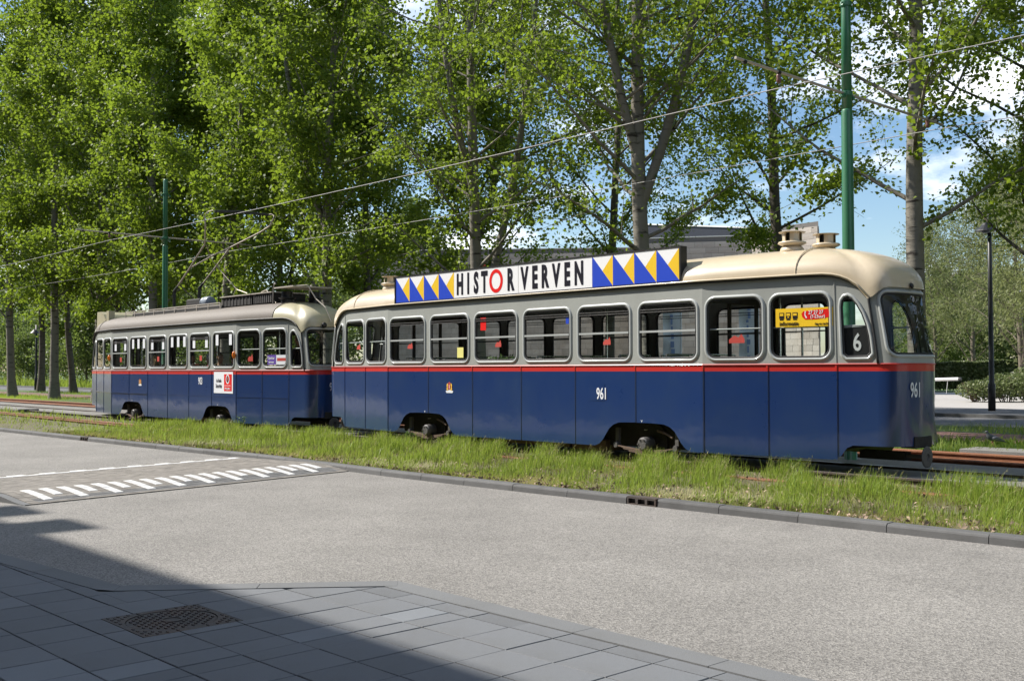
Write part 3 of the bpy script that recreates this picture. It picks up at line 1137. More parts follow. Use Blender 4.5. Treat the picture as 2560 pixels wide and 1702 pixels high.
def shell(s, z):
    x, y = plan(s)
    t = end_t(x)
    if t > 1.9:
        w = sstep(1.9, 3.0, t)
        lean = 0.0
        if z > Z_BELT:
            lean = 0.22 * ((z - Z_BELT) / 1.2) ** 1.15
        else:
            lean = 0.03 * ((Z_BELT - z) / 1.2) ** 2
        x += -lean * w if x > 0 else lean * w
    return Vector((x, y, z))

def frame_at(s, z):
    p = shell(s, z)
    e = 0.004
    dx = (shell(s + e, z) - shell(s - e, z)).normalized()
    dz = (shell(s, z + e) - shell(s, z - e)).normalized()
    n = dx.cross(dz).normalized()
    return p, dx, dz, n

def S_of(x, far=False):
    """arc length of a point on the near (or far) side at local x"""
    if not far:
        if x < -LS:
            return PS[2] - (-LS - x) * CT
        if x <= 0:
            return PS[2] + (x + LS)
        return PS[3] + x * CT
    s2 = PS[NN + NFR + 1]
    if x > 0:
        return s2 - x * CT
    if x >= -LS:
        return s2 - x
    return s2 + LS + (-LS - x) * CT

def side_ends():
    return ((0.0, S_P3, 'near'), (S_P3, S_P3f, 'front'), (S_P3f, S_P0f, 'far'), (S_P0f, PTOT, 'rear'))

def z_top(s):
    x, y = plan(s)
    t = end_t(x)
    for a, b, k in side_ends():
        if a - 1e-6 <= s <= b + 1e-6:
            if k in ('near', 'far'):
                if t <= 1.85:
                    return Z_TOP
                u = min(1.0, (t - 1.85) / (TL - 1.85))
                return Z_TOP - 0.42 * (1 - math.sqrt(max(0, 1 - u * u * 0.97)))
            q = min((s - a), (b - s)) / 0.30
            lo = Z_TOP - 0.42 * (1 - math.sqrt(0.03))
            return lo + (2.77 - lo) * sstep(0, 1, q)
    return Z_TOP

def in_poly(p, poly):
    x, y = p
    c = False
    j = len(poly) - 1
    for i in range(len(poly)):
        xi, yi = poly[i]
        xj, yj = poly[j]
        if (yi > y) != (yj > y) and x < (xj - xi) * (y - yi) / (yj - yi) + xi:
            c = not c
        j = i
    return c

def cdt_shell(outline, holes, extra):
    """triangulate a region of the (s,z) sheet with holes and wrap it on the shell"""
    pts, edges = [], []
    def loop(l):
        k = len(pts)
        pts.extend(l)
        edges.extend((k + i, k + (i + 1) % len(l)) for i in range(len(l)))
    loop(outline)
    for h in holes:
        loop(h)
    for p in extra:
        if in_poly(p, outline) and not any(in_poly(p, h) for h in holes):
            pts.append(p)
    r = geometry.delaunay_2d_cdt([Vector(p) for p in pts], edges, [], 0, 1e-5)
    V, F = r[0], r[2]
    keep = []
    for f in F:
        cx = sum(V[i].x for i in f) / 3
        cy = sum(V[i].y for i in f) / 3
        if in_poly((cx, cy), outline) and not any(in_poly((cx, cy), h) for h in holes):
            keep.append(tuple(f))
    me = bpy.data.meshes.new('panel')
    me.from_pydata([shell(v.x, v.y) for v in V], [], keep)
    sm = []
    for f in keep:
        cs = sum(V[i].x for i in f) / 3
        sm.append(S_P3 - 0.02 < cs < S_P3f + 0.02 or cs > S_P0f - 0.02)
    me.update()
    me.polygons.foreach_set('use_smooth', sm)
    return me

def rrect(s0, s1, z0, z1, r, n=5):
    out = []
    for cx, cz, a0 in ((s1 - r, z0 + r, -90), (s1 - r, z1 - r, 0), (s0 + r, z1 - r, 90), (s0 + r, z0 + r, 180)):
        for k in range(n + 1):
            a = R(a0 + 90 * k / n)
            out.append((cx + r * math.cos(a), cz + r * math.sin(a)))
    return out

def offset(l, d):
    n = len(l)
    out = []
    for i in range(n):
        p0, p1, p2 = Vector(l[i - 1]), Vector(l[i]), Vector(l[(i + 1) % n])
        a, b = (p1 - p0), (p2 - p1)
        if a.length < 1e-7: a = b
        if b.length < 1e-7: b = a
        a.normalize(); b.normalize()
        na, nb = Vector((a.y, -a.x)), Vector((b.y, -b.x))
        m = na + nb
        m = m / max(0.5, m.length_squared) * 2 if m.length > 1e-6 else na
        m = (na + nb).normalized()
        k = 1 / max(0.6, m.dot(na))
        out.append((p1.x + m.x * d * k, p1.y + m.y * d * k))
    return out

def ring(outline, prof, name, m, parent):
    n = len(outline)
    vs, fs = [], []
    for d, h in prof:
        for s, z in offset(outline, d):
            p, dx, dz, nn = frame_at(s, z)
            vs.append(p + nn * h)
    for i in range(len(prof) - 1):
        for k in range(n):
            j = (k + 1) % n
            fs.append((i * n + k, i * n + j, (i + 1) * n + j, (i + 1) * n + k))
    return MB().add(vs, fs).obj(name, m, parent, smooth=True)

def pane_obj(outline, parent, h=-0.006, m='pane'):
    n = len(outline)
    cx = sum(p[0] for p in outline) / n
    cz = sum(p[1] for p in outline) / n
    vs, fs = [], []
    ls = (1.0, 0.66, 0.33)
    for q in ls:
        for s, z in outline:
            p, dx, dz, nn = frame_at(cx + (s - cx) * q, cz + (z - cz) * q)
            vs.append(p + nn * h)
    p, dx, dz, nn = frame_at(cx, cz)
    vs.append(p + nn * h)
    for i in range(2):
        for k in range(n):
            j = (k + 1) % n
            fs.append((i * n + k, i * n + j, (i + 1) * n + j, (i + 1) * n + k))
    for k in range(n):
        fs.append((2 * n + k, 2 * n + (k + 1) % n, 3 * n))
    return MB().add(vs, fs).obj('pane', m, parent)

def window(root, outline, bar=None, hood=False, m_frame='frame'):
    w = ring(outline, [(-0.010, -0.03), (-0.010, 0.010), (0.004, 0.020), (0.030, 0.016), (0.040, 0.0)], 'window', m_frame, root)
    ring(outline, [(-0.038, -0.02), (-0.036, 0.002), (-0.026, 0.008), (-0.010, 0.006), (-0.008, -0.02)], 'gasket', 'rubber', w)
    pane_obj(offset(outline, -0.02), w)
    s0, s1 = min(p[0] for p in outline) + 0.02, max(p[0] for p in outline) - 0.02
    if bar:
        mb = MB()
        vs = []
        for s in (s0, s1):
            p, dx, dz, nn = frame_at(s, bar)
            for a, b in ((-0.016, 0.0), (-0.016, 0.020), (0.016, 0.020), (0.016, 0.0)):
                vs.append(p + dz * a + nn * b)
        mb.add(vs, [(0, 1, 5, 4), (1, 2, 6, 5), (2, 3, 7, 6), (3, 0, 4, 7)])
        mb.obj('sash_bar', 'frame', w)
    if hood:
        mb = MB()
        for z in (2.515, 2.555):
            vs = []
            for s in (s0, s1):
                p, dx, dz, nn = frame_at(s, z)
                for a, b in ((-0.006, 0.0), (-0.006, 0.012), (0.006, 0.012), (0.006, 0.0)):
                    vs.append(p + dz * a + nn * b)
            mb.add(vs, [(0, 1, 5, 4), (1, 2, 6, 5), (2, 3, 7, 6), (3, 0, 4, 7)])
        mb.obj('sash_rail', 'axle', w)
    return w

def on_shell(o, s, z, h=0.004, flip=False):
    p, dx, dz, nn = frame_at(s, z)
    p = p + nn * h
    o.matrix_local = Matrix(((dx.x, dz.x, nn.x, p.x), (dx.y, dz.y, nn.y, p.y), (dx.z, dz.z, nn.z, p.z), (0, 0, 0, 1)))
    return o

def flat_rect(name, s, z, w, h, m, root, depth=0.004):
    o = MB().box(-w / 2, w / 2, -h / 2, h / 2, -0.002, 0.0).obj(name, m, root)
    return on_shell(o, s, z, depth)

def flat_poly(name, pts, s, z, m, root, depth=0.004):
    """pts counter-clockwise in local decal coordinates"""
    n = len(pts)
    b = MB().add([(x, y, 0) for x, y in pts] + [(x, y, -0.002) for x, y in pts],
                 [tuple(range(n))] + [(i, n + i, n + (i + 1) % n, (i + 1) % n) for i in range(n)])
    return on_shell(b.obj(name, m, root), s, z, depth)

def lettering(name, body, s, z, size, m, root, xs=0.7, bold=0.02, depth=0.007, spacing=1.0, align='CENTER'):
    me = text_mesh(body, size, xs, bold, spacing, align).copy()
    me.materials.append(M[m])
    return on_shell(link(name, me, root), s, z, depth)

def crest(root, s, z, k=1.0):
    c = on_shell(MB().add([(-0.075 * k, -0.10 * k, 0), (0.075 * k, -0.10 * k, 0), (0.095 * k, -0.07 * k, 0), (0.0, -0.05 * k, 0), (-0.095 * k, -0.07 * k, 0)],
                          [(0, 1, 2, 3, 4)]).obj('crest', 'paper', root), s, z, 0.004)
    def sub(nm, pts, m, d):
        n = len(pts)
        MB().add([(x * k, y * k, d) for x, y in pts], [tuple(range(n))]).obj(nm, m, c)
    sub('shield', [(-0.022, 0.03), (-0.022, -0.03), (0, -0.05), (0.022, -0.03), (0.022, 0.03)], 'signred', 0.003)
    sub('pale', [(-0.006, 0.03), (-0.006, -0.035), (0.006, -0.035), (0.006, 0.03)], 'paper', 0.005)
    sub('crown', [(-0.024, 0.035), (0.024, 0.035), (0.030, 0.062), (0.012, 0.058), (0, 0.085), (-0.012, 0.058), (-0.030, 0.062)], 'salmon', 0.003)
    for sg in (-1, 1):
        pts = [(0.026, -0.055), (0.052, -0.062), (0.072, -0.05), (0.060, -0.01), (0.068, 0.02), (0.058, 0.045), (0.036, 0.052), (0.030, 0.02), (0.040, 0.0)]
        pts = [(x * sg, y) for x, y in pts]
        sub('lion', pts if sg > 0 else pts[::-1], 'gold', 0.003)

def roof_mesh(overhang=0.045, crown=Z_CROWN):
    ss = []
    for a, b in zip(PS, PS[1:]):
        k = max(1, int((b - a) / 0.14)) if (b - a) < 4 else 24
        ss += [a + (b - a) * i / k for i in range(k)]
    n = len(ss)
    nr = 14
    vs, fs = [], []
    for r in range(nr + 1):
        a = (r / nr) * math.pi / 2
        for s in ss:
            p, dx, dz, nn = frame_at(s, z_top(s))
            h = Vector((nn.x, nn.y, 0)).normalized()
            B = p + h * overhang
            sxp = min(1.2, max(-LS - 1.2, B.x))
            C = Vector((sxp, WID / 2, 0))
            t = end_t(B.x)
            g = 1 - math.cos(a) ** 0.80
            hz = math.sin(a) ** 0.86
            xy = Vector((B.x, B.y, 0)).lerp(C, g)
            z = B.z + (crown - B.z) * hz
            te = end_t(xy.x)
            if te > 0.6:
                z -= 0.05 * ((te - 0.6) / 2.4) ** 2
            vs.append((xy.x, xy.y, z))
    for r in range(nr):
        for k in range(n):
            j = (k + 1) % n
            fs.append((r * n + k, r * n + j, (r + 1) * n + j, (r + 1) * n + k))
    return MB().add(vs, fs), n, nr

def arch_outline(c, hw):
    """wheel arch, right to left: list of (x,z) from +side to -side"""
    half = [(hw, Z_SK), (hw * 0.90, Z_SK + 0.035), (hw * 0.81, Z_SK + 0.12), (hw * 0.755, Z_SK + 0.20), (hw * 0.68, Z_SK + 0.30),
            (hw * 0.59, Z_SK + 0.365), (hw * 0.47, Z_SK + 0.405), (hw * 0.2, Z_SK + 0.415)]
    pts = [(c + x, z) for x, z in half] + [(c - x, z) for x, z in reversed(half)]
    return pts

def build_tram(kind, root):
    motor = kind == 'motor'
    arches = ((-1.05, 1.0), (-6.70, 1.0)) if motor else ((-1.265, 1.03), (LS * -1 + 1.265, 1.03))
    # ---------------- openings
    holes, specs = [], []
    for far in (False, True):
        for i in range(6):
            c = S_of(-LS + (i + 0.5) * BAY, far)
            o = rrect(c - 0.592, c + 0.592, 1.745, 2.655, 0.13)
            op = (not motor) or i in (0, 2, 4)
            holes.append(o); specs.append((o, 2.20 if op else None, op))
        for sg in (1, -1):
            for k, (ta, tb) in enumerate(((0.075, 1.005), (1.125, 2.045))):
                xa, xb = (ta, tb) if sg > 0 else (-LS - tb, -LS - ta)
                sa, sb = sorted((S_of(xa, far), S_of(xb, far)))
                o = rrect(sa, sb, 1.745, 2.675, 0.15)
                holes.append(o); specs.append((o, None, False))
            arc = [(2.215, 1.745 + 0.06), (2.275, 1.745), (2.59, 1.745), (2.655, 1.81), (2.655, 2.05), (2.635, 2.22), (2.59, 2.38), (2.52, 2.51), (2.44, 2.595),
                   (2.36, 2.625), (2.285, 2.61), (2.235, 2.56), (2.215, 2.47)]
            dense = []
            for a, b in zip(arc, arc[1:] + arc[:1]):
                dense += [a, ((a[0] + b[0]) / 2, (a[1] + b[1]) / 2)] if math.dist(a, b) > 0.2 else [a]
            pts = [(S_of(t if sg > 0 else -LS - t, far), z) for t, z in dense]
            ar = sum(a[0] * b[1] - b[0] * a[1] for a, b in zip(pts, pts[1:] + pts[:1]))
            if ar < 0:
                pts = pts[::-1]
            holes.append(pts); specs.append((pts, None, False))
    for a, b in ((S_P3, S_P3f), (S_P0f, PTOT)):
        o = rrect(a + 0.16, b - 0.16, 1.78, 2.66, 0.13)
        # subdivide long straight runs so that the glass follows the curve
        d = []
        for p, q in zip(o, o[1:] + o[:1]):
            k = max(1, int(math.dist(p, q) / 0.1))
            d += [(p[0] + (q[0] - p[0]) * i / k, p[1] + (q[1] - p[1]) * i / k) for i in range(k)]
        holes.append(d); specs.append((d, None, False))
    # ---------------- upper body
    ssam = []
    for a, b in zip(PS, PS[1:]):
        k = 12 if (b - a) < 3 and (b - a) > 0.5 else (2 if b - a < 0.5 else 40)
        ssam += [a + (b - a) * i / k for i in range(k)]
    extra = []
    for s in PS:
        for z in np.arange(1.72, 2.95, 0.11):
            extra.append((s, float(z)))
    eps = 1e-4
    top = [(s, z_top(s)) for s in ssam] + [(PTOT, z_top(PTOT - eps))]
    outline = [(s, Z_BELT) for s in ssam] + [(PTOT, Z_BELT)] + top[::-1]
    me = cdt_shell(outline, holes, extra)
    link('upper_body', me, root, 'grey')
    # ---------------- red band
    o = [(s, Z_RED0) for s in ssam] + [(PTOT, Z_RED0)] + [(s, Z_BELT) for s in [PTOT] + ssam[::-1]]
    link('waist_band', cdt_shell(o, [], []), root, 'red')
    # moulding on top of the band and dark line beneath
    for z, h, r, nm, m in ((Z_BELT, 0.006, 0.011, 'waist_moulding', 'red'),):
        pts = [frame_at(s, z)[0] + frame_at(s, z)[3] * h for s in ssam] + [frame_at(0.001, z)[0] + frame_at(0.001, z)[3] * h]
        MB().tube(pts, r, 6, cap=False).obj(nm, m, root)
    # ---------------- lower body
    def bottom(s_near, far):
        pass
    low = []
    for far in (False, True):
        run = []
        # walk along side from rear corner to front corner (near) or front to rear (far)
        xs = [(-LS - TL, Z_END), (-LS - 2.36, Z_END), (-LS - 2.27, Z_END - 0.04), (-LS - 2.19, Z_END - 0.15), (-LS - 2.12, Z_SK + 0.02), (-LS - 2.06, Z_SK), (-LS, Z_SK)]
        for c, hw in sorted(arches):
            xs += [(x, z) for x, z in arch_outline(c, hw)[::-1]]
        xs += [(0, Z_SK), (2.06, Z_SK), (2.12, Z_SK + 0.02), (2.19, Z_END - 0.15), (2.27, Z_END - 0.04), (2.36, Z_END), (TL, Z_END)]
        xs = [q for i, q in enumerate(xs) if i == 0 or q[0] > xs[i - 1][0] + 1e-5 or abs(q[1] - xs[i - 1][1]) > 1e-5]
        run = [(S_of(x, far), z) for x, z in xs]
        if far:
            run = run[::-1]
            low += run
        else:
            low += run + [(s, Z_END) for s in PS if S_P3 < s < S_P3f]
    low += [(s, Z_END) for s in PS if S_P0f < s < PTOT] + [(PTOT, Z_END)]
    extra = [(s, float(z)) for s in PS for z in np.arange(0.6, 1.5, 0.15)]
    o = low + [(s, Z_RED0) for s in [PTOT] + ssam[::-1]]
    link('lower_body', cdt_shell(o, [], extra), root, 'blue')
    # ---------------- ribs over the panel joints
    ribx = [-LS + i * BAY for i in range(7)] + [1.07, 2.12, -LS - 1.07, -LS - 2.12]
    for far in (False, True):
        for x in ribx:
            s = S_of(x, far)
            z0 = Z_SK
            for c, hw in arches:
                if abs(x - c) < hw:
                    q = abs(x - c) / hw
                    ao = arch_outline(0, 1.0)[:8]
                    z0 = max(z0, float(np.interp(q, [p[0] for p in ao][::-1], [p[1] for p in ao][::-1])))
            for zz0, zz1, m in ((z0 + 0.004, Z_RED0 - 0.002, 'blue'), (Z_RED0, Z_BELT - 0.012, 'red')):
                vs = []
                for z in (zz0, zz1):
                    p, dx, dz, nn = frame_at(s, z)
                    for a, b in ((-0.017, 0.0), (-0.012, 0.010), (0.012, 0.010), (0.017, 0.0)):
                        vs.append(p + dx * a + nn * b)
                MB().add(vs, [(0, 4, 5, 1), (1, 5, 6, 2), (2, 6, 7, 3)]).obj('panel_rib', m, root)
        for x in (2.12, -LS - 2.12):
            s = S_of(x, far)
            vs = []
            for z in (Z_BELT + 0.01, 2.84):
                p, dx, dz, nn = frame_at(s, z)
                for a, b in ((-0.012, 0.0), (-0.008, 0.008), (0.008, 0.008), (0.012, 0.0)):
                    vs.append(p + dx * a + nn * b)
            MB().add(vs, [(0, 4, 5, 1), (1, 5, 6, 2), (2, 6, 7, 3)]).obj('pillar_strip', 'grey', root)
    # ---------------- windows
    for o, bar, hood in specs:
        window(root, o, bar, hood)
    # ---------------- roof
    mb, n, nr = roof_mesh()
    me = mb.mesh('roof')
    if motor:
        me.materials.append(M['oldroof']); me.materials.append(M['cream_old'])
        for p in me.polygons:
            t = end_t(p.center.x)
            p.material_index = 1 if p.center.x > 1.5 or p.center.x < -LS - 2.1 else 0
    else:
        me.materials.append(M['cream'])
    link('roof', me, root, smooth=True)
    # gutter lip and dark rubber seam along the eaves
    for a, b, k in side_ends():
        if k in ('near', 'far'):
            sa = np.linspace(a + 0.005, b - 0.005, 90)
            lip, seam = [], []
            for s in sa:
                p, dx, dz, nn = frame_at(float(s), z_top(float(s)))
                lip.append(p + nn * 0.050 + Vector((0, 0, 0.004)))
                seam.append(p + nn * 0.022 + Vector((0, 0, -0.024)))
            MB().tube(lip, 0.016, 6).obj('gutter', 'cream' if not motor else 'axle', root, smooth=True)
            MB().tube(seam, 0.020, 6).obj('gutter_seal', 'rubber', root, smooth=True)
        else:
            for s in (a, b):
                pts = []
                for z in np.linspace(Z_BELT + 0.01, z_top(s) + 0.01, 14):
                    p, dx, dz, nn = frame_at(s, float(z))
                    q = Vector((nn.x, nn.y, 0)).normalized()
                    pts.append(p + q * 0.012)
                MB().tube(pts, 0.017, 6).obj('corner_seal', 'rubber', root, smooth=True)
    sa = np.linspace(S_P3 + 0.02, S_P3f - 0.02, 30)
    # roof seam strip over the near end
    for xs_ in (1.55, -LS - 1.55):
        pts = []
        hw = WID / 2 - TY * 1.55 / TL + 0.045
        for k in range(21):
            a = math.pi * k / 20
            c_, s_ = math.cos(a), math.sin(a)
            pts.append((xs_, WID / 2 - math.copysign(abs(c_) ** 0.80, c_) * hw, Z_TOP + (Z_CROWN - Z_TOP - 0.004) * abs(s_) ** 0.86 + 0.006))
        MB().tube(pts, 0.010, 6).obj('roof_seam', 'cream' if not motor else 'oldroof', root)
    # ---------------- inside
    def inset(d):
        out = []
        for s in ssam:
            p, dx, dz, nn = frame_at(s, 1.2)
            out.append(p - Vector((nn.x, nn.y, 0)).normalized() * d)
        return out
    ins = inset(0.04)
    fl = MB()
    n_ = len(ins)
    fl.add([(p.x, p.y, 0.78) for p in ins], [tuple(range(n_))])
    fl.obj('floor', 'floor_in', root)
    ins2 = inset(0.22)
    MB().add([(p.x, p.y, 2.78) for p in ins2], [tuple(reversed(range(n_)))]).obj('ceiling', 'ceiling', root)
    # inner lining below the windows
    ln = MB()
    vs = [(p.x, p.y, z) for z in (0.78, 1.70) for p in ins]
    ln.add(vs, [(i, n_ + i, n_ + (i + 1) % n_, (i + 1) % n_) for i in range(n_)])
    ln.obj('inner_lining', 'interior', root)
    for sg, xb in ((1, 0.0), (-1, -LS)):
        b = MB()
        for y0, y1 in ((0.06, 0.72), (1.38, WID - 0.06)):
            x0 = xb - 0.02
            b.box(x0, x0 + 0.04, y0, y1, 0.78, 1.70)
            b.box(x0, x0 + 0.04, y0, y0 + 0.06, 1.70, 2.80)
            b.box(x0, x0 + 0.04, y1 - 0.06, y1, 1.70, 2.80)
        b.box(xb - 0.03, xb + 0.03, 0.06, WID - 0.06, 2.62, 2.80)
        b.obj('partition', 'interior', root)
    # seats
    seat_me = MB()
    seat_me.box(-0.20, 0.20, -0.40, 0.40, 0.32, 0.42, 0.02)
    seat_me.box(-0.24, -0.18, -0.40, 0.40, 0.40, 0.98, 0.02)
    seat_me.box(-0.15, 0.15, -0.05, 0.05, 0.0, 0.32)
    seat_me = seat_me.mesh('seat')
    seat_me.materials.append(M['leather'])
    rails = MB().tube([(-0.22, -0.38, 0.95), (-0.22, -0.38, 1.05), (-0.22, 0.38, 1.05), (-0.22, 0.38, 0.95)], 0.014, 6).mesh('grab_rail')
    rails.materials.append(M['chrome'])
    for i in range(8):
        x = -LS + 0.7 + i * (LS - 1.3) / 7
        for y in (0.50, WID - 0.50):
            o = link('seat', seat_me, root)
            o.location = (x, y, 0.78)
            g = link('grab_rail', rails, o)
    for x, y in ((0.9, 0.75), (0.9, 1.35), (-LS - 0.9, 0.75), (-LS - 0.9, 1.35), (-2.8, 0.85), (-5.6, 1.25)):
        MB().tube([(x, y, 0.78), (x, y, 2.78)], 0.018, 8).obj('stanchion', 'chrome', root)
    # rails behind door windows
    for sg in (1, -1):
        for far in (False, True):
            for ta, tb in ((0.09, 0.99), (1.14, 2.03), (2.24, 2.64)):
                xa, xb = (ta, tb) if sg > 0 else (-LS - tb, -LS - ta)
                p0, _, _, n0 = frame_at(S_of(xa, far), 2.20)
                p1, _, _, n1 = frame_at(S_of(xb, far), 2.20)
                MB().tube([p0 - n0 * 0.05, p1 - n1 * 0.05], 0.013, 6).obj('guard_rail', 'frame', root)
    # ---------------- running gear
    fb = MB()
    fb.box(-LS - 1.9, 1.9, 0.45, WID - 0.45, 0.42, 0.76)
    fb.obj('underframe', 'under', root)
    for c, hw in arches:
        for y in (0.36, WID - 0.36):
            MB().box(c - hw - 0.1, c + hw + 0.1, y - 0.02, y + 0.02, 0.30, 0.80).obj('wheel_housing', 'under', root)
    eq = MB()
    eq.box(-LS / 2 - 1.2, -LS / 2 + 1.0, 0.25, 0.9, 0.22, 0.42, 0.02)
    eq.box(-LS / 2 + 1.1, -LS / 2 + 1.9, 0.22, 0.7, 0.20, 0.40, 0.02)
    eq.obj('equipment_box', 'spring', root)
    for c, hw in arches:
        for sd, y in ((-1, 0.33), (1, WID - 0.33)):
            wz = 0.405
            wh = MB().lathe([(0.06, 0.06), (0.275, 0.05), (0.275, 0.0), (0.305, -0.005), (0.305, -0.03), (0.06, -0.03)], (c, y, wz), 'Y', 28).obj('wheel', 'under', root)
            ya = y - 0.20 if sd < 0 else y + 0.20
            a = [(0.03, -0.11), (0.085, -0.11), (0.11, -0.085), (0.118, -0.02), (0.118, 0.10)]
            if sd > 0:
                a = [(r, -h) for r, h in a][::-1]
            MB().lathe(a, (c, ya, wz - 0.03), 'Y', 20).obj('axle_box', 'axle', wh, smooth=False)
            bolts = MB()
            for k in range(6):
                t = 2 * math.pi * k / 6
                bolts.lathe([(0.012, 0.0), (0.012, sd * 0.018)][::(1 if sd > 0 else -1)], (c + 0.08 * math.cos(t), ya + sd * 0.108, wz - 0.03 + 0.08 * math.sin(t)), 'Y', 6)
            bolts.obj('bolts', 'axle', wh)
            lf = MB()
            for k, L in enumerate((0.60, 0.47, 0.34, 0.20)):
                z = 0.262 - k * 0.020
                pts = [(c + q * L, z + 0.055 * (abs(q) * L / 0.6) ** 2) for q in np.linspace(-1, 1, 9)]
                vs = []
                for px_, pz in pts:
                    vs += [(px_, ya - 0.045, pz), (px_, ya + 0.045, pz), (px_, ya + 0.045, pz + 0.017), (px_, ya - 0.045, pz + 0.017)]
                fs = []
                for i in range(8):
                    for q in range(4):
                        fs.append((i * 4 + q, i * 4 + (q + 1) % 4, (i + 1) * 4 + (q + 1) % 4, (i + 1) * 4 + q))
                lf.add(vs, fs)
            lf.obj('leaf_spring', 'spring', wh)
            for q in (-1, 1):
                hg = MB()
                hg.lathe([(0.045, -0.05), (0.05, -0.04), (0.05, 0.05)], (c + q * 0.64, ya, 0.335), 'Y', 12)
                hg.box(c + q * 0.64 - 0.035, c + q * 0.64 + 0.035, ya + 0.0, ya + 0.06, 0.33, 0.62)
                hg.obj('spring_hanger', 'axle', wh)
            br = MB().tube([(c + 0.22, ya + 0.03 * -sd, 0.60), (c + 0.42, ya, 0.56), (c + 0.56, ya, 0.50)], 0.022, 6)
            br.obj('brake_link', 'spring', wh)
            # white index mark over the axle
            MB().box(c - 0.014, c + 0.014, ya - 0.03, ya + 0.03, 0.60, 0.612).obj('hanger_plate', 'armtube', wh)
    for far in (False,):
        for c, hw in arches:
            flat_poly('index_mark', [(-0.012, 0.035), (-0.02, 0.035), (-0.003, 0.0), (0.003, 0.0), (0.02, 0.035), (0.012, 0.035), (0.0, 0.012)], S_of(c + 0.02), Z_SK + 0.425, 'paper', root, 0.003)
    # ---------------- coupling and buffers at both ends
    for sg, xe in ((1, TL + 0.34), (-1, -LS - TL - 0.34)):
        b = MB()
        b.box(*sorted((xe - sg * 0.95, xe - sg * 0.25)), WID / 2 - 0.09, WID / 2 + 0.09, 0.30, 0.42)
        bo = b.obj('drawbar', 'under', root)
        MB().tube([(xe - sg * 0.3, WID / 2 - 0.02, 0.37), (xe + sg * 0.02, WID / 2 - 0.02, 0.365)], 0.03, 8).obj('coupling_rod', 'axle', bo)
        pr = [(0.02, -0.09), (0.05, -0.06), (0.15, -0.012), (0.15, 0.0), (0.135, 0.008), (0.05, 0.010), (0.04, -0.01)]
        if sg < 0:
            pr = [(r, -h) for r, h in pr][::-1]
        MB().lathe(pr, (xe + sg * 0.05, WID / 2 - 0.02, 0.365), 'X', 28).obj('buffer_plate', 'axle', bo, smooth=False)
        b = MB()
        b.box(*sorted((xe - sg * 0.22, xe - sg * 0.015)), WID / 2 - 0.24, WID / 2 + 0.24, 0.49, 0.66, 0.02)
        b.obj('bumper', 'under', root)
    return arches


